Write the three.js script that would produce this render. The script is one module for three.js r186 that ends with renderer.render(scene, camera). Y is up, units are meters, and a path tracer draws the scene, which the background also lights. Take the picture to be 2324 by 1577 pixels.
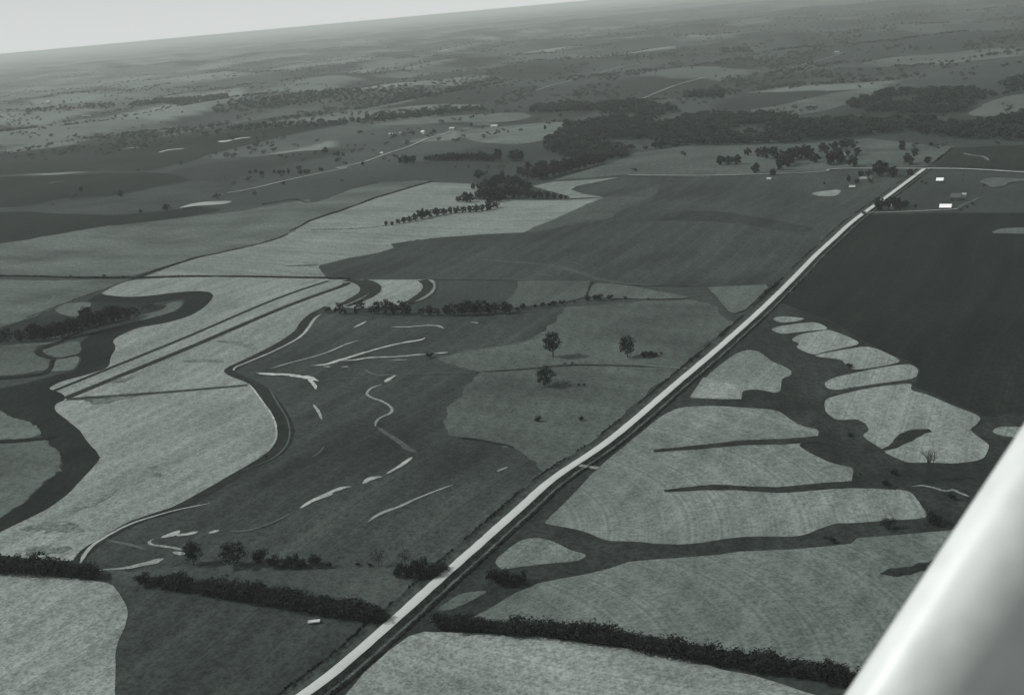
import * as THREE from 'three';
import { mergeGeometries } from 'three/addons/utils/BufferGeometryUtils.js';

// ---------------------------------------------------------------- camera, sky, sun, exposure
const scene = new THREE.Scene();
const ALT = 270;                                            // metres above the fields
const PITCH = 15.9 * Math.PI / 180, ROLL = 5.2 * Math.PI / 180;
const camera = new THREE.PerspectiveCamera(32.57, 1024 / 694, 0.05, 150000);
camera.position.set(0, ALT, 0);
{
  const f = new THREE.Vector3(0, -Math.sin(PITCH), -Math.cos(PITCH)), r0 = new THREE.Vector3(1, 0, 0);
  const u0 = new THREE.Vector3().crossVectors(r0, f);
  camera.up.copy(r0.clone().multiplyScalar(Math.sin(ROLL)).addScaledVector(u0, Math.cos(ROLL)));
  camera.lookAt(f.clone().multiplyScalar(1000).add(camera.position));
}
camera.focus = 1200;
camera.userData.fStop = 8;

const SUN = new THREE.Vector3(-0.765, 0.64, -0.08).normalize();
function skyTexture() {
  const w = 256, hgt = 128, d = new Float32Array(w * hgt * 4);
  for (let j = 0; j < hgt; j++) for (let i = 0; i < w; i++) {
    const el = ((j + 0.5) / hgt - 0.5) * Math.PI, az = ((i + 0.5) / w - 0.5) * 2 * Math.PI;
    const v = new THREE.Vector3(Math.cos(el) * Math.cos(az), Math.sin(el), Math.cos(el) * Math.sin(az));
    const e = Math.max(0, el), c = Math.max(0, v.dot(SUN));
    const L = 0.34 + 0.36 * Math.exp(-e / 0.22) + 0.22 * Math.pow(c, 3);
    const k = (j * w + i) * 4;
    d[k] = L * 0.965; d[k + 1] = L; d[k + 2] = L * 0.985; d[k + 3] = 1;
  }
  const t = new THREE.DataTexture(d, w, hgt, THREE.RGBAFormat, THREE.FloatType);
  t.mapping = THREE.EquirectangularReflectionMapping;
  t.magFilter = THREE.LinearFilter; t.minFilter = THREE.LinearFilter; t.needsUpdate = true;
  return t;
}
const sky = skyTexture();
scene.background = sky; scene.environment = sky;
const sun = new THREE.DirectionalLight(new THREE.Color().setRGB(1, 0.995, 0.97), 3.2);
sun.position.copy(SUN).multiplyScalar(4000).add(new THREE.Vector3(0, 0, -1200));
sun.target.position.set(0, 0, -1200);
sun.castShadow = true;
sun.shadow.mapSize.set(4096, 4096);
Object.assign(sun.shadow.camera, { left: -1600, right: 1600, top: 1600, bottom: -1600, near: 100, far: 9000 });
scene.add(sun, sun.target);
scene.fog = new THREE.FogExp2(new THREE.Color().setRGB(0.9, 0.97, 0.94), 0.000049);

const renderer = new THREE.WebGLRenderer({ antialias: true });
renderer.setSize(1024, 694);
renderer.shadowMap.enabled = true;
renderer.toneMapping = THREE.LinearToneMapping;
renderer.toneMappingExposure = 1.0;

// ---------------------------------------------------------------- traced layout of the place, in metres (x, z pairs)
const FIELDS = [
  ["w1",0.016,1,1,"grass","dark grassed waterway winding round the left edge of the large pale field",[-458.2,-1267.9,-432.4,-1258.6,-394.7,-1240.2,-362.6,-1240.1,-348.5,-1248.4,-342.3,-1237.2,-338.9,-1218.0,-340.4,-1195.1,-350.8,-1181.0,-373.0,-1161.5,-397.5,-1142.5,-408.0,-1128.9,-408.7,-1103.5,-404.1,-1078.0,-395.4,-1059.6,-389.1,-1037.6,-385.1,-1019.0,-384.8,-1008.0,-394.6,-1001.7,-417.8,-982.3,-449.8,-959.5,-436.2,-925.7,-380.1,-878.3,-359.9,-846.7,-341.8,-821.2,-332.9,-802.2,-319.5,-782.2,-310.6,-764.2,-306.7,-745.6,-309.7,-761.9,-309.2,-746.1,-311.2,-695.1,-320.1,-657.9,-309.0,-630.6,-291.4,-653.8,-282.1,-689.1,-282.4,-734.2,-283.6,-765.6,-281.8,-763.2,-321.3,-839.5,-353.9,-888.9,-363.0,-915.7,-361.9,-930.7,-373.2,-949.4,-380.2,-959.2,-366.8,-980.4,-350.0,-1010.9,-357.1,-1039.8,-361.5,-1074.0,-370.6,-1095.6,-358.9,-1131.5,-317.9,-1158.1,-306.6,-1196.6,-310.0,-1249.7,-339.0,-1285.1,-389.4,-1280.8,-441.0,-1297.7,-456.4,-1304.2]],
  ["dk",0.048,1,0,"plow","dark worked field with pale terrace streaks left of the gravel road",[-176.7,-1121.7,-84.4,-1046.5,3.3,-1043.7,53.3,-1055.5,43.0,-1022.9,25.6,-967.2,10.9,-950.1,-16.7,-940.5,-41.5,-934.1,-59.9,-926.7,-53.3,-909.4,-28.0,-883.7,-31.5,-864.1,-40.4,-840.1,-48.7,-810.2,-52.1,-779.9,-45.3,-754.9,-29.0,-743.7,-4.5,-725.8,8.8,-694.2,13.4,-673.7,22.4,-684.5,-7.1,-625.9,-21.1,-595.1,-40.5,-557.0,-46.1,-549.6,-71.3,-555.3,-113.8,-562.0,-103.7,-560.4,-132.1,-565.5,-150.2,-571.6,-167.9,-574.6,-186.1,-578.8,-192.5,-573.4,-229.1,-578.4,-242.9,-588.9,-246.3,-588.6,-256.0,-606.9,-238.1,-637.5,-212.8,-664.1,-187.3,-710.5,-166.9,-748.2,-168.9,-742.5,-172.1,-784.0,-185.9,-837.1,-213.4,-909.8,-237.7,-944.7,-248.6,-966.5,-239.4,-1003.7,-209.9,-1051.6,-202.0,-1082.6,-196.5,-1134.7,-188.0,-1148.8]],
  ["p1",0.084,1.6,0,"pasture","grey pasture with scattered single trees left of the gravel road",[53.5,-1058.5,43.0,-1022.9,25.6,-967.2,10.9,-950.1,-16.7,-940.5,-41.5,-934.1,-59.9,-926.7,-53.3,-909.4,-28.0,-883.7,-31.5,-864.1,-40.4,-840.1,-48.7,-810.2,-52.1,-779.9,-45.3,-754.9,-29.0,-743.7,-4.5,-725.8,8.8,-694.2,13.4,-673.7,27.8,-695.9,50.0,-730.3,101.4,-808.4,78.2,-775.0,123.2,-848.3,157.3,-911.8,186.9,-965.6,184.3,-995.5,183.8,-1038.8,166.2,-1058.9,123.7,-1065.5]],
  ["l1",0.211,3,1,"stubble","large pale curving field with dark grass strips at the left",[-435.2,-1372.3,-198.0,-1303.4,-197.5,-1296.1,-173.1,-1287.9,-155.8,-1281.0,-87.6,-1246.6,-75.8,-1238.3,-72.3,-1197.9,-73.5,-1165.5,-80.5,-1137.5,-95.7,-1119.2,-108.8,-1118.6,-129.3,-1118.9,-147.4,-1123.0,-159.3,-1137.6,-173.1,-1128.9,-181.3,-1155.1,-185.5,-1141.3,-194.0,-1127.6,-199.1,-1096.8,-198.5,-1073.2,-206.0,-1044.9,-215.2,-1025.6,-234.3,-991.5,-243.9,-974.5,-244.5,-964.0,-233.8,-944.1,-215.3,-919.8,-204.4,-894.1,-192.6,-862.1,-182.3,-836.0,-173.7,-808.3,-168.0,-783.0,-165.1,-759.8,-165.8,-741.7,-172.1,-727.3,-166.8,-735.4,-186.3,-696.2,-208.8,-655.8,-222.3,-648.5,-230.1,-642.3,-238.5,-626.3,-244.1,-614.7,-247.0,-606.9,-247.5,-598.8,-247.4,-591.8,-277.3,-603.5,-302.6,-614.8,-312.1,-638.2,-298.8,-661.9,-290.6,-675.9,-286.4,-695.7,-285.3,-723.4,-285.2,-756.6,-286.5,-766.6,-294.0,-780.7,-297.8,-787.1,-313.3,-814.9,-326.4,-841.2,-344.5,-868.0,-360.5,-890.8,-366.7,-903.6,-369.0,-915.5,-363.8,-921.6,-368.8,-934.5,-377.2,-946.5,-388.8,-956.5,-391.0,-961.9,-386.2,-976.9,-369.7,-989.5,-354.2,-1007.4,-362.9,-1041.1,-367.5,-1075.2,-378.2,-1097.1,-375.2,-1116.8,-364.3,-1140.6,-345.1,-1146.7,-321.5,-1167.4,-313.2,-1198.6,-311.8,-1228.0,-314.3,-1251.0,-321.7,-1266.3,-338.6,-1276.1,-363.3,-1275.6,-386.5,-1269.8,-411.6,-1271.5,-438.0,-1288.0,-453.3,-1305.1,-446.9,-1340.1]],
  ["u1",0.194,2,0,"stubble","pale field beyond the fence row, left of the dark upper field",[-423.0,-1379.6,-385.9,-1479.5,-299.4,-1576.5,-267.4,-1674.5,-235.0,-1732.6,-191.7,-1862.4,-145.4,-1941.9,-110.5,-1997.9,-39.4,-1952.4,-28.6,-1885.2,-38.2,-1783.5,-9.1,-1751.2,17.2,-1743.2,96.9,-1679.5,148.9,-1666.8,103.3,-1580.2,55.5,-1500.3,26.9,-1455.2,-19.6,-1474.3,-77.4,-1487.2,-118.5,-1484.0,-141.0,-1480.8,-134.0,-1454.6,-154.1,-1435.8,-189.6,-1421.4,-218.5,-1391.1,-218.5,-1377.5,-201.8,-1316.4]],
  ["u2",0.103,2,0,"pasture","mid grey field left of the diagonal fence line",[-622.2,-1498.5,-439.7,-1388.2,-388.2,-1489.4,-300.2,-1581.6,-269.2,-1687.4,-236.9,-1749.3,-193.4,-1881.7,-146.5,-1960.7,-111.3,-2016.8,-202.7,-2055.1,-246.6,-2016.8,-297.1,-1885.2,-309.1,-1940.9,-343.9,-1910.8,-399.5,-1860.8,-462.6,-1856.6,-549.1,-1846.4,-614.5,-1829.3,-678.4,-1782.7,-718.4,-1758.7,-772.1,-1742.0,-678.4,-1519.0]],
  ["dk4",0.047,0.5,1,"pasture","dim grey slope between the dark far fields at left",[-959.2,-2163.1,-841.4,-2130.4,-694.9,-2205.9,-646.3,-2319.5,-566.8,-2318.8,-479.4,-2195.0,-474.0,-2095.7,-509.0,-2002.7,-551.1,-1954.0,-620.6,-1918.1,-741.7,-2002.9]],
  ["dk1",0.017,1,1,"plow","dark narrow field near the left edge, below the hazy hills",[-969.3,-2187.4,-856.1,-2169.8,-831.8,-2279.0,-703.1,-2213.1,-691.4,-2214.5,-646.3,-2319.5,-586.0,-2333.4,-701.5,-2533.7,-880.7,-2665.9,-1054.5,-2707.5,-1198.6,-2739.0]],
  ["dk2",0.016,1,1,"plow","dark field near the left edge, in front of the pale pond",[-783.9,-1741.5,-706.2,-1764.9,-615.8,-1833.5,-502.1,-1861.8,-432.4,-1895.6,-500.2,-1964.5,-525.4,-1936.1,-622.9,-1926.1,-743.3,-2007.6,-831.9,-2104.8,-945.6,-2130.4]],
  ["dk3",0.024,1,1,"plow","dark field with bright soil patches below the hazy hills at left",[-1202.5,-2748.8,-1064.8,-2736.4,-896.5,-2716.8,-728.6,-2583.8,-716.4,-2804.4,-712.0,-2951.1,-633.2,-3063.8,-565.8,-3159.7,-490.9,-3238.5,-395.3,-3325.5,-400.1,-3375.4,-583.0,-3276.7,-730.6,-3224.5,-1051.7,-3364.3,-1339.0,-3474.5,-1598.5,-3689.7]],
  ["uc",0.047,2,0,"plow","wide dark field between the pale field and the upper gravel road",[-198.8,-1306.4,-218.5,-1377.5,-218.5,-1391.1,-189.6,-1421.4,-154.1,-1435.8,-135.0,-1455.8,-140.5,-1479.7,-108.6,-1490.5,-77.4,-1487.2,-19.6,-1474.3,26.9,-1455.2,55.5,-1500.3,103.3,-1580.2,148.9,-1666.8,124.8,-1738.7,112.2,-1796.3,158.3,-1838.7,201.4,-1838.5,246.0,-1815.0,215.0,-1847.2,337.3,-1759.9,404.3,-1742.3,485.7,-1734.4,477.4,-1738.6,546.6,-1715.2,596.4,-1667.3,549.5,-1585.1,483.8,-1484.1,460.6,-1445.8,420.9,-1370.3,317.4,-1201.9,357.2,-1262.7,292.6,-1152.5,259.4,-1090.9,251.3,-1096.5,191.5,-1105.5,129.4,-1127.9,138.2,-1120.6,98.5,-1148.1,53.6,-1170.3,13.0,-1190.3,-72.7,-1239.1]],
  ["ucm",0.059,3,0,"pasture","slightly lighter strip along the top of the wide dark field",[26.9,-1457.4,55.3,-1497.9,103.1,-1577.4,148.6,-1663.1,181.9,-1673.6,236.2,-1747.4,223.5,-1658.5,165.9,-1536.5,132.2,-1477.6,86.4,-1467.4,44.5,-1443.7]],
  ["ucd",0.039,3,1,"plow","darkest wedge inside the wide dark field",[132.9,-1478.4,247.7,-1701.9,255.4,-1651.5,197.5,-1502.5,279.5,-1475.1,334.3,-1371.4,356.0,-1309.4,330.3,-1305.6,274.7,-1396.9,202.1,-1439.2,163.7,-1436.2]],
  ["m1",0.08,3,0,"stubble","grey field right of the contour strips, behind the tree row",[12.1,-1187.0,84.6,-1159.7,76.3,-1111.6,73.0,-1093.6,55.0,-1080.7,26.3,-1070.6,3.9,-1066.6,-1.8,-1100.7,5.1,-1119.2,11.3,-1159.6]],
  ["m2",0.097,3,1,"stubble","small grey lens shaped field by the waterway",[86.8,-1150.4,104.1,-1143.8,130.4,-1117.1,143.0,-1097.9,147.2,-1095.2,166.7,-1070.6,167.1,-1063.9,122.4,-1073.2,124.6,-1072.9,77.2,-1092.6,77.7,-1111.2]],
  ["m3",0.101,3,0,"stubble","small grey triangular field against the left of the gravel road",[191.3,-1102.6,253.1,-1094.2,235.0,-1059.5,206.5,-1004.8,194.4,-995.7,191.9,-1004.6,191.7,-1048.8]],
  ["v0",0.031,0.5,0,"grass","dark meadow at the left edge around the creek grove",[-543.7,-1210.0,-499.7,-1208.8,-485.0,-1241.0,-473.3,-1273.8,-448.3,-1267.6,-377.3,-1235.1,-348.3,-1214.8,-390.0,-1168.2,-423.8,-1132.4,-462.3,-1116.5,-510.5,-1127.4]],
  ["v1",0.118,2,1,"stubble","small pale patch above the creek grove at left",[-483.9,-1242.5,-480.7,-1266.3,-469.0,-1270.6,-446.6,-1262.2,-441.0,-1204.2,-449.1,-1200.6,-467.8,-1218.7]],
  ["v1b",0.112,2,1,"stubble","pale curved strip inside the bend of the dark waterway",[-360.6,-1232.1,-344.6,-1235.4,-339.7,-1218.3,-341.4,-1197.7,-351.4,-1183.4,-373.7,-1163.8,-398.1,-1144.8,-408.7,-1131.1,-424.6,-1121.1,-441.5,-1098.6,-461.6,-1100.5,-503.5,-1109.9,-509.1,-1123.9,-466.0,-1112.6,-437.0,-1127.7,-409.7,-1153.3,-384.4,-1175.3,-367.2,-1196.6,-355.2,-1210.8]],
  ["v2",0.124,2,1,"stubble","pale rounded patch beside the creek bend at the left edge",[-416.8,-1047.4,-395.4,-1056.4,-388.1,-1028.5,-385.9,-1011.3,-394.1,-1008.0,-407.0,-1011.0,-412.8,-1020.9,-414.6,-1038.8]],
  ["v3",0.087,2,1,"pasture","grey patch above the creek bend at the left edge",[-436.4,-1075.8,-437.5,-1087.0,-417.6,-1104.4,-410.7,-1102.9,-404.1,-1078.0,-397.6,-1063.4,-406.6,-1053.7,-418.8,-1053.3]],
  ["v4",0.081,2,0,"pasture","grey meadow left of the creek at the left edge",[-500.1,-1101.3,-453.5,-1108.1,-442.5,-1082.0,-433.8,-1061.3,-417.1,-1046.1,-413.0,-1016.6,-427.9,-1008.2,-462.5,-1007.2]],
  ["v5",0.112,2,0,"pasture","small grey wedge left of the dark waterway",[-379.8,-877.5,-351.5,-839.1,-362.4,-830.6,-393.2,-828.7,-435.5,-933.2]],
  ["v6",0.099,2,0,"pasture","grey lobe of field left of the dark waterway bend",[-391.0,-823.3,-359.4,-822.5,-343.7,-823.4,-334.1,-805.8,-319.5,-782.2,-310.9,-764.3,-307.3,-745.8,-309.8,-747.9,-311.8,-696.6,-320.7,-659.3,-384.9,-817.2]],
  ["v7",0.099,2,0,"pasture","grey field in the corner where two fence lines cross",[-660.4,-1488.8,-436.7,-1371.4,-462.4,-1301.6,-485.8,-1247.9,-499.7,-1208.8,-529.3,-1166.6]],
  ["bl1",0.227,2,1,"stubble","pale field in the bottom left corner below the hedge",[-293.7,-592.8,-269.9,-583.5,-217.5,-562.8,-209.7,-550.6,-202.1,-536.0,-198.0,-525.7,-196.4,-516.2,-195.8,-504.2,-194.1,-491.1,-184.2,-456.3,-178.3,-435.2,-236.0,-441.9,-249.0,-474.3]],
  ["bl2",0.046,1,0,"plow","dark field at the bottom, between pale field and gravel road",[-215.3,-561.2,-196.0,-551.8,-187.9,-552.2,-142.7,-531.9,-89.1,-507.4,-79.0,-502.1,-83.4,-492.7,-99.1,-464.2,-108.2,-444.6,-112.3,-428.0,-179.6,-435.4,-195.4,-491.3,-197.0,-504.3,-199.4,-525.9,-205.4,-541.4]],
  ["bl3",0.065,1.5,0,"pasture","rough grey pasture between the bush row and the hedge",[-229.1,-578.4,-192.7,-574.4,-167.9,-574.6,-103.7,-560.4,-113.8,-562.0,-71.2,-554.4,-46.0,-545.0,-52.3,-539.0,-72.6,-508.5,-76.9,-504.7,-108.3,-521.9,-117.9,-526.5,-184.9,-556.9,-196.5,-553.6,-216.5,-562.3]],
  ["rb0",0.03,1,0,"grass","dark rough grassland around the pale fields right of the road",[241.0,-1015.2,251.0,-975.1,262.6,-936.4,269.8,-859.9,282.4,-809.5,283.3,-788.7,268.4,-756.2,273.4,-736.4,286.0,-689.5,309.3,-689.0,348.3,-684.7,277.4,-540.1,255.9,-529.5,207.1,-536.0,161.0,-538.4,149.6,-533.3,102.7,-536.5,53.6,-538.6,48.1,-536.3,22.2,-526.1,1.3,-521.1,-23.2,-499.6,-36.8,-494.6,-14.4,-483.0,-14.5,-480.1,-58.9,-484.3,-67.0,-473.4,-76.4,-457.6,-84.5,-435.4,-92.8,-436.7,-80.4,-462.6,-52.8,-514.3,-21.2,-573.8,17.4,-650.5,64.2,-725.3,87.7,-753.1,131.7,-825.6,204.8,-958.3]],
  ["rup",0.016,1.5,0,"plow","very dark large field right of the gravel road",[434.3,-1375.9,514.2,-1330.0,576.2,-1290.9,648.0,-1258.5,348.3,-684.7,309.3,-689.0,286.2,-690.1,273.6,-737.0,268.6,-756.9,283.3,-788.7,282.7,-810.2,270.0,-860.8,262.9,-937.4,251.3,-976.1,241.7,-1018.2,289.5,-1121.8,358.5,-1248.9]],
  ["ra",0.211,2,1,"stubble","smallest topmost pale lens of the contour fields right of the road",[220.8,-965.6,229.4,-973.4,245.1,-958.0,245.4,-953.8,235.8,-948.7,223.9,-950.9]],
  ["rb",0.211,2,1,"stubble","second pale contour strip from the top, right of the road",[211.5,-933.3,218.8,-941.0,252.1,-942.9,255.2,-915.2,246.1,-916.0,230.3,-916.7,216.8,-916.1]],
  ["rc",0.213,2,1,"stubble","third pale contour strip from the top, right of the road",[219.1,-897.5,228.5,-909.7,246.5,-912.6,255.1,-914.7,267.2,-865.9,250.8,-859.5,233.4,-855.8,225.6,-849.9,217.2,-875.7,223.8,-884.0]],
  ["rd",0.205,2,1,"stubble","fourth pale contour strip, with a small bush at its left tip",[223.7,-847.5,233.9,-853.2,250.7,-854.9,269.1,-857.9,280.3,-810.4,263.2,-805.3,246.2,-804.1,241.0,-806.3,239.6,-819.5,240.5,-833.1]],
  ["re",0.205,2,1,"stubble","long pale rounded contour strip above the largest right hand field",[213.7,-782.9,221.4,-791.7,237.2,-797.5,258.9,-802.9,280.5,-804.1,282.5,-793.0,280.4,-783.9,273.6,-771.1,251.7,-770.1,235.4,-768.8,219.6,-765.4,213.0,-769.8]],
  ["rf",0.211,2,1,"stubble","large pale lobed field behind the bare tree",[203.1,-744.7,207.8,-751.7,221.7,-757.3,240.4,-763.1,269.7,-763.2,262.6,-749.2,269.5,-737.8,276.9,-711.5,285.4,-688.2,278.6,-676.5,270.5,-668.7,270.3,-655.8,272.3,-642.9,266.6,-632.5,261.6,-624.9,253.4,-621.0,240.8,-622.3,231.2,-626.7,219.3,-630.6,215.2,-641.1,212.9,-648.5,212.2,-655.5,207.8,-679.5,214.9,-685.8,216.8,-698.7,213.4,-707.8,201.1,-709.2,199.5,-725.8]],
  ["rg",0.159,2,1,"stubble","pale dome shaped field hugging the right of the road",[120.0,-785.1,133.2,-813.5,147.9,-840.9,167.4,-870.0,180.6,-884.3,190.4,-875.9,192.1,-845.3,198.2,-829.8,200.3,-816.3,196.8,-807.3,189.4,-803.9,182.4,-777.6,177.5,-773.9,173.4,-780.9,166.7,-787.0,157.6,-786.5,153.7,-768.2,124.1,-782.0]],
  ["rg2",0.246,3,0,"stubble","bright corner of the pale dome shaped field",[136.9,-824.0,145.0,-812.8,157.4,-797.8,153.5,-769.4,124.7,-782.5,121.7,-787.3]],
  ["rh",0.175,2,1,"arcs","big pale field with finger strips right of the road",[111.1,-769.5,136.4,-762.4,166.2,-745.0,172.8,-735.9,177.8,-708.7,185.9,-699.6,186.0,-693.6,182.6,-683.8,173.6,-680.9,168.8,-678.1,172.0,-663.2,180.1,-643.0,188.5,-634.0,188.0,-628.7,182.6,-613.9,181.6,-606.5,208.8,-595.1,207.9,-577.4,206.2,-562.8,203.7,-558.3,189.8,-560.3,168.2,-562.4,160.3,-564.7,150.7,-561.1,140.3,-554.3,131.9,-554.4,112.1,-561.2,90.2,-558.2,75.6,-558.1,65.8,-561.2,57.0,-566.2,40.9,-569.3,30.9,-583.1,18.5,-592.9,9.9,-597.6,9.7,-601.1,14.2,-611.0,26.0,-636.2,44.8,-677.3,71.5,-720.3,94.6,-754.0]],
  ["ri",0.165,2,1,"stubble","small pale leaf shaped field against the right of the road",[-19.3,-553.7,-12.8,-566.4,-3.9,-579.7,4.7,-579.5,11.4,-575.3,20.7,-561.2,29.3,-553.6,23.8,-546.6,11.5,-546.8,-5.0,-545.7,-15.7,-542.8]],
  ["rj",0.099,2,1,"stubble","thin grassy grey patch in the road corner below two bushes",[-47.1,-507.1,-41.1,-515.5,-35.0,-522.5,-23.1,-522.1,-23.1,-519.6,-33.2,-510.9,-40.9,-506.0]],
  ["rk",0.138,2,0,"arcs","wide grey stubble field behind the right hand hedge",[-31.6,-496.3,-23.2,-502.7,-9.8,-516.4,1.5,-525.4,22.6,-530.6,39.1,-536.1,48.7,-542.1,63.2,-542.3,90.4,-541.2,104.9,-543.1,129.8,-539.3,151.2,-538.9,159.4,-538.8,164.5,-544.6,179.2,-543.6,209.2,-541.4,279.1,-543.7,197.3,-377.3,135.2,-410.4,106.9,-426.8,80.6,-443.3,43.5,-459.2,39.6,-465.2,14.6,-474.9,-14.4,-485.2,-30.8,-492.8]],
  ["rl",0.217,2,0,"stubble","pale stubble field at the bottom, below the right hand hedge",[-76.5,-458.8,-67.1,-474.8,-58.9,-485.7,-51.6,-488.6,-36.6,-485.2,-0.0,-474.1,50.1,-449.6,65.1,-438.8,73.2,-430.7,85.8,-422.8,126.5,-383.8,54.0,-393.6,-81.9,-423.8,-91.3,-425.2]],
  ["mp",0.217,2,1,"stubble","bright small patch beside the white wing strut",[280.0,-661.4,288.4,-668.9,298.1,-665.4,329.3,-657.2,314.4,-638.0,284.7,-651.8]],
  ["i1",0.217,3,1,"stubble","small bright almond shaped field near the farmhouse",[416.2,-1574.5,431.4,-1585.3,457.1,-1581.6,456.4,-1567.8,439.9,-1537.4,421.7,-1550.2]],
  ["j1",0.087,3,1,"stubble","grey field at the right edge beyond the farmyard",[620.1,-1522.3,638.6,-1540.2,648.8,-1542.7,670.6,-1519.5,713.1,-1481.3,710.5,-1475.6,663.1,-1501.2,647.6,-1494.6,633.7,-1472.6,615.5,-1468.0,620.9,-1496.9]],
  ["j2",0.106,3,1,"stubble","grey field at the right edge below the farmyard",[498.7,-1193.2,518.3,-1212.2,536.1,-1209.2,576.5,-1193.4,560.7,-1160.0,522.8,-1178.8]],
  ["p2",0.08,2,0,"pasture","grey pasture dotted with trees behind the cross road",[82.7,-1917.6,137.6,-1963.4,184.9,-2018.2,256.6,-2164.5,337.0,-2164.6,426.8,-2100.7,532.9,-2081.5,605.7,-2086.0,573.6,-2092.0,655.6,-2075.0,671.6,-2035.9,717.7,-1860.3,627.1,-1698.8,606.6,-1681.6,550.1,-1726.1,508.5,-1757.6,481.1,-1752.1,489.6,-1748.1,405.8,-1756.3,339.7,-1772.3,287.6,-1799.1,215.1,-1863.8,161.5,-1886.3]],
  ["ird",0.023,2,0,"plow","dark field in the far right corner beyond the crossroads",[711.1,-1843.1,796.8,-1809.3,903.9,-1765.5,778.2,-1516.4,696.2,-1578.6,652.9,-1631.7,624.1,-1684.3]],
  ["hl",0.18,3,0,"stubble","pale strip at the foot of the creek wood",[53.8,-1882.2,91.3,-1903.9,141.4,-1876.6,190.5,-1853.8,158.8,-1843.3,122.1,-1828.9,111.0,-1797.3,124.4,-1732.8,147.2,-1672.3,102.5,-1692.7,101.3,-1727.1,67.5,-1845.2]],
  ["pond",0.304,2,1,"soil","white eroded soil patch near the far road at left",[-527.1,-1948.6,-504.8,-1961.4,-473.0,-1962.4,-447.2,-1966.9,-445.6,-2001.3,-483.4,-2009.6,-512.2,-1993.0]],
  ["far1",0.143,2,1,"stubble","pale hill field in the haze above the far road",[-632.9,-3354.2,-509.0,-3436.5,-404.0,-3531.9,-251.5,-3737.5,-152.4,-3767.1,-11.7,-3673.9,-26.7,-3613.4,-164.5,-3540.4,-323.5,-3405.5,-454.7,-3359.5,-581.0,-3306.7]],
  ["far2",0.118,2,1,"stubble","light hill field behind the far farm buildings",[-359.0,-3292.4,-222.9,-3249.0,-91.1,-3237.9,84.1,-3273.0,111.4,-3087.0,55.4,-3026.6,-89.0,-3106.9,-217.1,-3143.4]],
  ["far3",0.118,2,1,"pasture","light grey slope left of the hazy creek wood",[-46.9,-2986.6,72.1,-2909.5,167.8,-2800.1,174.7,-2587.9,117.3,-2442.3,39.6,-2392.9,-42.5,-2521.5,-84.9,-2863.1]],
  ["far4",0.099,2,1,"pasture","grey hill pasture at the right below the skyline",[1359.6,-4155.2,1608.9,-4182.7,1735.1,-4211.5,2033.0,-4002.2,1650.2,-3246.0,1333.4,-3346.0,1269.8,-3553.5,1204.1,-3979.6]],
  ["far5",0.093,2,1,"pasture","grey slope at the right edge under the far wood",[919.3,-2334.9,1029.8,-2493.6,1132.1,-2578.0,1329.7,-2609.0,1077.2,-2109.1,969.5,-2205.2,899.9,-2177.6]],
  ["far6",0.099,2,1,"pasture","long grey hill strip between two far woods",[517.6,-2698.0,631.1,-2704.7,817.3,-2831.9,931.3,-2883.1,902.5,-2758.5,772.4,-2639.5,662.1,-2539.3,579.4,-2640.8]]
];
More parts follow.
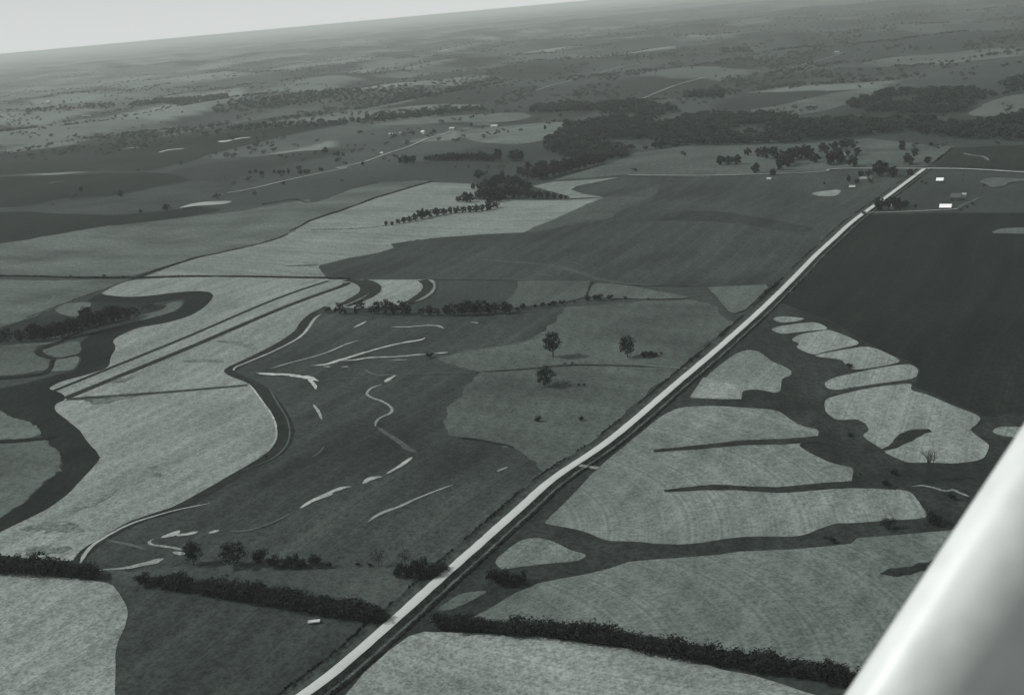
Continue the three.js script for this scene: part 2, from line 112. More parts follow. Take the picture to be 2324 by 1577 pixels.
const STRIPS = [
  ["damp_streak",0.146,4,1.1199999999999999,"broad dim smudge in the lower left of the large pale field",[6,12,12,4],[-296.5,-646.8,-283.6,-645.8,-270.2,-643.0,-253.8,-633.5]],
  ["damp_streak",0.146,4,1.1199999999999999,"dim smudge just above the left hedge in the pale field",[8,14,10,4],[-281.6,-615.0,-265.7,-608.7,-258.8,-609.6,-253.5,-610.1]],
  ["damp_streak",0.127,4,1.1199999999999999,"dark blotch on the crossing grass strip in the pale field",[6,14,12,4],[-346.3,-916.6,-330.0,-911.3,-315.8,-912.2,-304.2,-914.0]],
  ["damp_streak",0.14,4,1.1199999999999999,"dim blotch above the crossing grass strip",[4,14,4],[-340.5,-961.8,-331.2,-964.7,-322.7,-970.9]],
  ["damp_streak",0.146,4,0.84,"faint dark crease below the second diagonal grass strip",[4,7,8,3],[-273.3,-1069.2,-252.0,-1053.6,-234.5,-1034.3,-226.7,-1021.5]],
  ["damp_streak",0.146,4,1.1199999999999999,"faint dark smear right of the diagonal grass strips",[4,8,4],[-291.5,-1010.9,-270.2,-1005.3,-250.9,-995.4]],
  ["damp_streak",0.152,4,1.1199999999999999,"small dim fleck high in the lower pale field",[3,8,3],[-245.3,-732.2,-241.4,-731.8,-237.9,-732.8]],
  ["damp_streak",0.152,4,1.1199999999999999,"small dim fleck in the middle of the lower pale field",[3,9,3],[-238.1,-713.8,-234.4,-715.5,-231.8,-717.5]],
  ["damp_streak",0.158,4,1.1199999999999999,"long dim drag mark in the lower pale field",[3,8,6,3],[-274.8,-667.6,-267.1,-674.2,-258.4,-684.6,-254.8,-692.8]],
  ["damp_streak",0.081,3,0.7,"thin dark line pointing into the pale field beyond",[4,7,9],[-260.3,-1392.9,-240.8,-1393.6,-220.7,-1390.8]],
  ["grass_strip",0.025,4,0.13999999999999999,"narrow dark grass strip across the pale field, upper of two diagonals",[5],[-383.8,-949.4,-303.6,-1096.6,-195.3,-1286.5]],
  ["grass_strip",0.025,4,0.13999999999999999,"broader dark grass strip across the pale field, lower of two diagonals",[8.5],[-365.9,-926.0,-284.0,-1072.9,-173.3,-1256.5,-173.4,-1268.1]],
  ["grass_strip",0.041,4,0.27999999999999997,"dark grass strip crossing the pale field near its middle",[5,8,6,5],[-363.2,-923.4,-348.1,-922.2,-280.5,-916.6,-213.8,-912.1]],
  ["grass_strip",0.025,4,0.13999999999999999,"first dark contour strip from the left, beside the tree row",[11,12,13,13,13,12,9],[-176.7,-1282.8,-165.2,-1275.7,-152.5,-1248.0,-147.0,-1221.9,-147.9,-1194.9,-154.8,-1172.0,-164.3,-1148.7]],
  ["grass_strip",0.025,4,0.13999999999999999,"second dark contour strip, in the middle of three",[9,10,11,11,10,9,7],[-156.3,-1277.5,-145.2,-1256.4,-137.2,-1226.1,-135.5,-1203.8,-138.0,-1180.7,-146.5,-1158.5,-157.9,-1138.8]],
  ["grass_strip",0.025,4,0.13999999999999999,"third dark contour strip, the one farthest right",[11,11,11,11,10,9],[-89.0,-1243.9,-82.7,-1220.4,-80.8,-1189.5,-84.8,-1162.7,-91.1,-1140.9,-97.3,-1122.0]],
  ["grass_strip",0.024,2,0.13999999999999999,"dark grass border curving along the right edge of the large pale field",[11,12,12,12,12,12,12,13,14,15,15,15,14,13,13,11,9,8,8,8,9],[-190.9,-1131.9,-193.6,-1083.5,-202.2,-1038.3,-216.5,-1010.0,-235.9,-979.5,-239.8,-960.9,-219.1,-926.8,-202.0,-897.3,-183.9,-851.5,-172.1,-814.9,-163.6,-781.9,-161.1,-755.8,-163.7,-735.4,-175.2,-712.9,-165.1,-731.9,-185.6,-692.8,-207.1,-653.0,-222.9,-644.0,-238.7,-620.9,-244.0,-603.2,-244.6,-590.2]],
  ["grass_strip",0.024,3,0.21,"dark grass finger in the large lobed field behind the bare tree",[3,6,11,11,5],[212.0,-652.3,220.5,-656.7,230.6,-666.2,240.1,-673.4,248.6,-674.0]],
  ["grass_strip",0.025,3,0.21,"upper dark grass finger pointing into the big pale field",[4,7,8,9,10],[82.7,-697.6,109.8,-694.8,137.4,-692.7,164.6,-685.4,183.2,-682.4]],
  ["grass_strip",0.025,3,0.21,"lower dark grass finger pointing into the big pale field",[3,6,8,6,8,9,10,8],[79.9,-633.2,94.1,-632.9,108.1,-630.9,124.8,-624.4,142.6,-616.2,156.2,-614.7,182.8,-610.4,203.4,-600.4]],
  ["ditch",0.022,3,0.5599999999999999,"dark weedy gully patch in the wide grey stubble field",[3,9,6,9,8],[162.3,-503.0,168.9,-502.8,177.0,-503.7,187.1,-505.9,198.8,-507.8]],
  ["ditch",0.025,3,0.27999999999999997,"dark ditch line crossing the tree pasture",[2.5,3,3,4,3,2.5],[-26.8,-882.3,-10.5,-879.4,17.5,-878.3,40.9,-878.9,63.8,-874.1,108.6,-858.3]],
  ["ditch",0.022,3,0.27999999999999997,"short dark ditch in the lower pasture",[3,3,2.5,1],[-41.1,-747.0,-29.0,-742.3,-14.2,-731.5,-3.5,-723.7]],
  ["ditch",0.019,3,0.42,"dark drainage line joining the small triangular fields",[4],[85.9,-1157.3,78.7,-1126.8,73.3,-1093.6]],
  ["creek",0.016,3,0.42,"dark creek meandering below the grove at left",[4,4,5,6,7,7,6,5,4,3],[-382.8,-1174.9,-409.3,-1152.1,-425.2,-1127.5,-430.5,-1108.3,-441.2,-1087.4,-441.0,-1076.9,-431.9,-1063.1,-418.6,-1050.5,-407.0,-1050.6,-394.5,-1059.0]],
  ["creek",0.016,3,0.42,"dark creek branch leaving at the left edge",[4,5,6,7,8],[-416.3,-1045.9,-409.8,-1015.9,-412.7,-1004.7,-425.5,-1001.8,-466.1,-999.6]],
  ["creek",0.016,3,0.42,"short dark creek arm in the grass bend at the left edge",[7,6,4,3,2],[-394.4,-831.6,-361.6,-828.4,-343.2,-828.2,-337.7,-834.8,-336.5,-842.9]],
  ["soil_streak",0.304,3,0.27999999999999997,"long pale soil line along the upper contour bank",[2.2,2.9,3.2,2.9,2.5,2.9,3.6,4.3],[-181.2,-1119.9,-185.2,-1106.0,-187.4,-1070.0,-191.9,-1042.7,-205.5,-1016.4,-229.8,-981.5,-235.8,-972.7,-235.4,-963.2]],
  ["soil_streak",0.288,3,0.27999999999999997,"pale soil line curving down to the left hedge",[2.9,2.5,2.5,2.2,2.2,1.8,1.8,1.1],[-241.9,-588.7,-243.3,-601.0,-242.4,-612.2,-236.5,-625.9,-228.7,-637.4,-219.2,-644.2,-207.5,-650.7,-186.9,-657.2]],
  ["soil_streak",0.087,3,0.13999999999999999,"faint thin track beside the dark grass border",[1.1],[-194.5,-898.7,-177.2,-845.7,-166.4,-813.3,-159.6,-784.2,-156.4,-757.8,-158.0,-737.1,-162.7,-723.7,-176.6,-709.3]],
  ["soil_streak",0.336,4,0.27999999999999997,"bright rim along the right end of the pale field",[1.4],[-213.4,-916.1,-201.5,-884.9,-189.9,-853.5,-179.1,-824.1,-171.5,-797.3,-166.0,-766.3,-166.3,-744.8]],
  ["soil_streak",0.36,3,0.7,"thick bright soil streak left of the terraces",[2.2,5.0,4.3,5.8,2.2],[-213.0,-946.7,-201.6,-939.1,-185.2,-930.3,-165.6,-914.2,-154.7,-901.3]],
  ["soil_streak",0.336,3,0.5599999999999999,"short bright soil spur dropping from the thick streak",[3.6,3.6,1.4],[-164.6,-911.8,-158.1,-895.4,-154.1,-879.5]],
  ["soil_streak",0.288,3,0.27999999999999997,"thin pale terrace line, uppermost long one",[1.8,2.2,1.8,1.8,1.8,2.2,2.2,1.1],[-203.0,-954.8,-194.0,-961.8,-184.6,-967.2,-166.4,-975.4,-171.0,-973.2,-157.9,-982.2,-142.7,-999.2,-131.5,-1005.8]],
  ["soil_streak",0.36,3,0.5599999999999999,"brightest pale terrace streak, tapering to both ends",[1.8,3.6,5.8,3.6,2.9,2.9,4.3,1.4],[-167.5,-948.1,-154.8,-946.7,-143.0,-954.0,-127.4,-963.7,-110.2,-972.9,-93.8,-978.5,-75.9,-981.9,-73.7,-986.4]],
  ["soil_streak",0.304,3,0.42,"pale terrace streak below the brightest one",[2.2,2.9,2.9,2.2,2.2,1.4],[-144.0,-951.6,-129.7,-948.2,-119.7,-949.2,-96.6,-942.4,-74.0,-939.5,-70.2,-938.5]],
  ["soil_streak",0.304,3,0.42,"short pale streak right of the small terrace shrub",[1.4,2.9,1.4],[-64.6,-938.4,-59.0,-938.0,-52.5,-936.9]],
  ["soil_streak",0.087,3,0.13999999999999999,"faint grassy line from the terraces toward the tallest pasture tree",[1.4,1.4,1.4,1.8,2.9,2.2],[-52.5,-936.9,-41.6,-936.1,-16.7,-940.5,10.9,-950.1,20.1,-959.1,25.6,-967.2]],
  ["soil_streak",0.272,3,0.42,"tiny pale dash at the left end of the terraces",[2.2],[-156.6,-941.3,-149.9,-937.6]],
  ["soil_streak",0.256,3,0.42,"tiny pale dash second from left below the terraces",[2.2],[-140.7,-933.8,-134.0,-931.0]],
  ["soil_streak",0.224,3,0.42,"faint pale dash in the middle below the terraces",[1.4,2.2,0.7],[-100.4,-934.4,-93.5,-932.5,-84.6,-929.9]],
  ["soil_streak",0.304,3,0.42,"short slanting pale dash below the left of the tree row",[2.2,3.6,2.2],[-142.3,-1050.3,-137.8,-1056.6,-132.0,-1066.9]],
  ["soil_streak",0.304,3,0.27999999999999997,"pale hooked line below the middle of the tree row",[2.2,2.2,2.2,2.9,1.4],[-107.2,-1035.1,-91.5,-1027.7,-72.4,-1024.6,-62.8,-1018.2,-57.9,-1007.4]],
  ["soil_streak",0.24,3,0.42,"small pale patch below the right of the tree row",[2.9,4.3,2.2],[-35.0,-1021.8,-31.4,-1019.6,-28.0,-1014.9]],
  ["soil_streak",0.288,3,0.27999999999999997,"pale slanting dash in the dark field below the soil spur",[1.4,2.5,1.4],[-150.9,-840.9,-144.4,-821.8,-139.4,-802.5]],
  ["soil_streak",0.118,3,0.27999999999999997,"thin pale thread leading to the winding terrace",[1.4],[-120.0,-918.3,-113.5,-906.2,-106.9,-898.9,-95.9,-896.2,-91.2,-888.4]],
  ["soil_streak",0.336,3,0.5599999999999999,"short thick pale piece at the head of the winding terrace",[5.0,4.3,2.2],[-99.9,-879.6,-97.5,-885.8,-93.4,-894.3]],
  ["soil_streak",0.24,3,0.27999999999999997,"winding pale terrace line in the middle of the dark field",[5.0,4.3,2.2,2.2,1.8,1.8,1.8,2.2,2.2,1.8,2.2,2.2],[-102.5,-874.0,-106.4,-872.3,-110.1,-868.0,-112.3,-856.1,-108.2,-846.0,-99.4,-835.1,-93.0,-823.3,-90.0,-812.6,-91.6,-804.7,-96.5,-799.2,-99.5,-789.9,-99.3,-779.3]],
  ["soil_streak",0.075,3,0.42,"faint broad trail continuing the winding terrace",[2.9,3.6,3.6,5.0,5.8],[-98.0,-778.4,-90.5,-763.1,-83.6,-751.4,-74.3,-732.6,-67.8,-721.8]],
  ["soil_streak",0.336,3,0.27999999999999997,"pale straight terrace piece, upper of three in a row",[2.9,3.2,2.9,1.4],[-70.1,-714.2,-76.1,-700.6,-77.1,-698.5,-84.3,-686.0]],
  ["soil_streak",0.336,3,0.42,"pale arrow shaped terrace piece, middle of three in a row",[1.4,5.8,2.2],[-86.4,-681.2,-92.3,-680.3,-97.5,-671.2]],
  ["soil_streak",0.336,3,0.27999999999999997,"long pale terrace piece, lower of three in a row",[2.2,4.3,2.9,2.9,2.9,2.9,3.6],[-104.0,-667.3,-108.6,-666.4,-117.2,-657.7,-125.5,-647.9,-113.7,-658.4,-122.4,-651.8,-130.3,-638.7]],
  ["soil_streak",0.068,3,0.13999999999999999,"faint terrace trace above the bush row",[2.2],[-133.9,-632.9,-141.6,-623.1,-146.3,-618.5,-157.9,-612.2,-166.5,-614.5]],
  ["soil_streak",0.288,3,0.42,"small pale arrowhead above the large round bush",[2.2,4.3],[-178.2,-613.8,-172.8,-616.1]],
  ["soil_streak",0.32,3,0.42,"pale forked soil patch above the leftmost bush of the row",[2.2,5.8,2.9],[-204.7,-613.5,-199.0,-616.9,-196.2,-621.0]],
  ["soil_streak",0.304,3,0.42,"pale spike right of the forked soil patch",[2.9,2.9,3.6],[-196.6,-614.7,-190.3,-614.8,-184.8,-616.9]],
  ["soil_streak",0.2,3,0.27999999999999997,"pale curved thread leading to the leftmost bush of the row",[1.4,1.8,1.8,2.2,2.2,2.2],[-208.5,-613.0,-210.2,-609.2,-207.8,-605.4,-200.5,-601.5,-192.4,-597.4,-187.1,-594.0]],
  ["soil_streak",0.256,3,0.27999999999999997,"short pale patch left of the leftmost bush of the row",[2.2,4.3],[-193.0,-593.0,-185.5,-589.0]],
  ["soil_streak",0.081,3,0.27999999999999997,"faint track crossing the dark corner near the left hedge",[2.2],[-236.6,-617.2,-220.0,-607.2,-208.6,-598.3]],
  ["soil_streak",0.216,3,0.7,"pale ragged soil patch beside the end of the left hedge",[1.4,2.2,4.3,5.8],[-229.2,-578.6,-215.2,-578.2,-203.9,-581.0,-196.0,-585.6]],
  ["soil_streak",0.264,3,0.27999999999999997,"pale thread fading uphill toward the road",[1.4,2.9,2.5,1.8,1.4,1.1],[-89.0,-613.1,-82.7,-624.1,-73.1,-632.3,-63.5,-643.4,-53.5,-653.7,-42.7,-663.6]],
  ["soil_streak",0.256,3,0.27999999999999997,"short pale dash near the road in the dark field",[1.8,2.2],[-16.2,-682.8,-9.4,-689.8]],
  ["soil_streak",0.087,3,0.13999999999999999,"faint pale path across the lower dark field",[1.2],[-161.5,-904.6,-144.4,-902.2,-115.0,-896.6,-83.8,-893.2,-57.5,-887.3,-28.0,-879.2]],
  ["soil_streak",0.13,3,0.13999999999999999,"pale field path meeting the gravel road",[1.4,1.8,2.2],[95.6,-864.9,113.4,-857.3,129.4,-847.8]],
  ["soil_streak",0.118,3,0.27999999999999997,"faint pale patch low in the pasture",[2.2],[-12.8,-727.1,-8.4,-724.8]],
  ["soil_streak",0.081,3,0.13999999999999999,"faint curved trace in the left of the dark field",[1.4],[-130.1,-743.5,-131.6,-731.9,-135.3,-723.4]],
  ["soil_streak",0.065,3,0.42,"faint light grass waterway through the wide dark field",[5.0,6.5,7.2,8.6,7.2,4.3],[-27.7,-1321.5,9.2,-1286.1,50.2,-1245.2,78.6,-1197.3,99.4,-1156.4,138.4,-1122.4]],
  ["soil_streak",0.062,3,0.27999999999999997,"faint short trace in the wide dark field",[3.6],[-59.5,-1289.8,-32.6,-1283.4]],
  ["soil_streak",0.216,3,0.84,"bright eroded bank line by the bare tree",[0.9,1.6,1.2,1.7,1.0,2.2,1.3,2.2],[210.4,-598.1,216.4,-597.7,220.3,-593.8,223.7,-588.7,225.7,-587.1,229.5,-587.6,231.0,-583.1,233.8,-577.1]],
  ["soil_streak",0.36,2,0.27999999999999997,"bright thin soil patch, leftmost in the far dark field",[3.6,7.2,3.6],[-976.9,-3161.8,-949.7,-3164.1,-908.7,-3152.1]],
  ["soil_streak",0.4,2,0.27999999999999997,"bright thin soil patch, middle one in the far dark field",[7.2,10.1,5.8],[-842.7,-3032.2,-822.6,-3063.7,-783.8,-3065.8]],
  ["soil_streak",0.44,2,0.27999999999999997,"bright broad soil patch, right one in the far dark field",[13.0,18.7,10.1,4.3],[-711.9,-3129.9,-692.8,-3128.5,-662.6,-3158.7,-633.3,-3172.1]],
  ["soil_streak",0.2,2,0.27999999999999997,"dull thin soil patch near the left edge",[4.3],[-956.9,-2563.2,-917.4,-2560.1]],
  ["soil_streak",0.36,2,0.27999999999999997,"small bright bar in the hazy hills at far left",[8.6],[-1701.2,-5077.8,-1616.1,-4980.9]],
  ["soil_streak",0.13,2,0.13999999999999999,"pale curved bank beyond the crossroads",[4.3,5.0,5.0,3.6],[694.4,-1761.1,693.1,-1728.6,699.8,-1704.6,693.2,-1664.3]],
  ["soil_streak",0.075,2,0.42,"pale trampled ground along the corral",[5.8,6.5,5.8,5.0,3.6],[527.0,-1351.5,541.3,-1372.9,555.2,-1387.2,573.1,-1406.0,583.3,-1413.1]],
  ["soil_streak",0.068,2,0.27999999999999997,"faint trodden line across the farmyard",[2.9],[515.7,-1500.3,525.0,-1498.2,534.1,-1497.2]],
  ["soil_streak",0.118,2,0.27999999999999997,"pale curved drive by the farmyard trees",[4.3,4.3,3.6],[480.5,-1444.4,471.3,-1416.8,466.5,-1392.9]],
  ["soil_streak",0.106,2,0.27999999999999997,"pale field road in the crease of the left corner field",[3.6,4.3,2.9],[-507.3,-1240.1,-504.1,-1290.6,-510.8,-1324.2]],
  ["farm_lane",0.259,4,0.13999999999999999,"pale farm lane running right from the road to the barns",[3.5],[434.4,-1391.1,468.0,-1373.3,501.5,-1358.8,516.0,-1351.9,527.0,-1351.5]],
  ["farm_lane",0.216,4,0.13999999999999999,"short field entrance from the road into the big pale field",[4],[34.5,-684.9,39.2,-681.7,45.8,-677.6]],
  ["far_road",0.274,4,0.06999999999999999,"thin pale road slanting through the far fields at left",[5,5,5,5.5,6,6,6,6,5],[-477.7,-2113.6,-453.4,-2136.6,-404.0,-2191.2,-283.6,-2298.2,-304.2,-2299.9,-256.6,-2359.7,-212.6,-2502.7,-157.2,-2759.5,-102.4,-2942.4]],
  ["far_road",0.194,4,0.06999999999999999,"thin pale road climbing the hazy hills, left of two",[9],[151.3,-3865.1,202.7,-3939.8,271.7,-4011.1,425.9,-4838.0,577.8,-5018.2,632.6,-5025.1]],
  ["far_road",0.194,4,0.06999999999999999,"thin pale road climbing the hazy hills, near the middle top right",[8],[437.7,-3534.2,534.2,-3689.7,586.2,-3759.7,653.6,-3819.9,691.7,-3856.2]],
  ["far_road",0.18,4,0.06999999999999999,"thin pale road high on the right hand hills",[8],[980.2,-4022.1,1101.8,-4212.3,1239.5,-4351.1,1299.5,-4423.6]],
  ["far_road",0.194,3,0.06999999999999999,"short bright road piece behind the far farm buildings",[7],[52.4,-2915.0,101.3,-2849.5]],
  ["cross_road",0.288,4,0.06999999999999999,"thin pale gravel road crossing behind the farms",[3.5,3.5,3.5,3.5,3.5,3.5,3.5,4,4,4,5,5,5,5,5],[206.9,-1862.5,245.3,-1825.5,286.5,-1792.8,338.7,-1767.1,404.5,-1750.7,458.1,-1742.0,488.0,-1742.3,489.1,-1752.8,506.9,-1752.1,548.5,-1721.0,602.5,-1667.4,613.3,-1656.7,642.3,-1625.1,689.5,-1561.7,730.7,-1518.5]]
];
const ROAD = [-107.1,-437.2,-89.8,-460.9,-69.3,-495.3,-56.1,-518.9,-28.9,-570.2,-5.5,-618.0,18.3,-666.2,60.3,-726.4,133.9,-845.2,184.9,-936.1,230.4,-1020.0,298.8,-1157.4,322.4,-1201.3,365.5,-1272.7,449.4,-1423.4,478.1,-1469.9,517.7,-1532.3,575.2,-1624.9,602.1,-1666.1];
const FENCE_ROWS = [
  ["fence_row_weeds","dark weedy fence row running level across the left fields",1.6,1.6,1.3,[-674.0,-1508.3,-604.2,-1483.8,-438.0,-1382.1,-194.0,-1304.9,-173.9,-1294.5]],
  ["fence_row_weeds","dark weedy fence line slanting across the left fields",1.2,1.3,1.7,[-502.4,-1215.9,-488.1,-1252.1,-462.5,-1312.8,-436.0,-1375.2,-386.5,-1482.0,-299.4,-1576.5,-267.9,-1678.3,-235.9,-1740.8,-192.6,-1872.0,-146.0,-1951.3,-108.1,-2006.0]],
  ["fence_row_weeds","thin weedy fence line below the pale field beyond",1.0,1.2,2.2,[-258.9,-1610.6,-190.5,-1592.9,-155.7,-1597.0]],
  ["fence_row_weeds","thin weedy fence line above the mid grey field",1.0,1.2,2.4,[-380.7,-1925.6,-339.6,-1965.6,-297.1,-1885.2,-246.6,-2016.8,-202.7,-2055.1]],
  ["fence_row_weeds","dark fence line rising behind the crossroads",1.4,1.5,2.0,[628.4,-1702.7,664.5,-1760.6,712.2,-1847.9]]
];
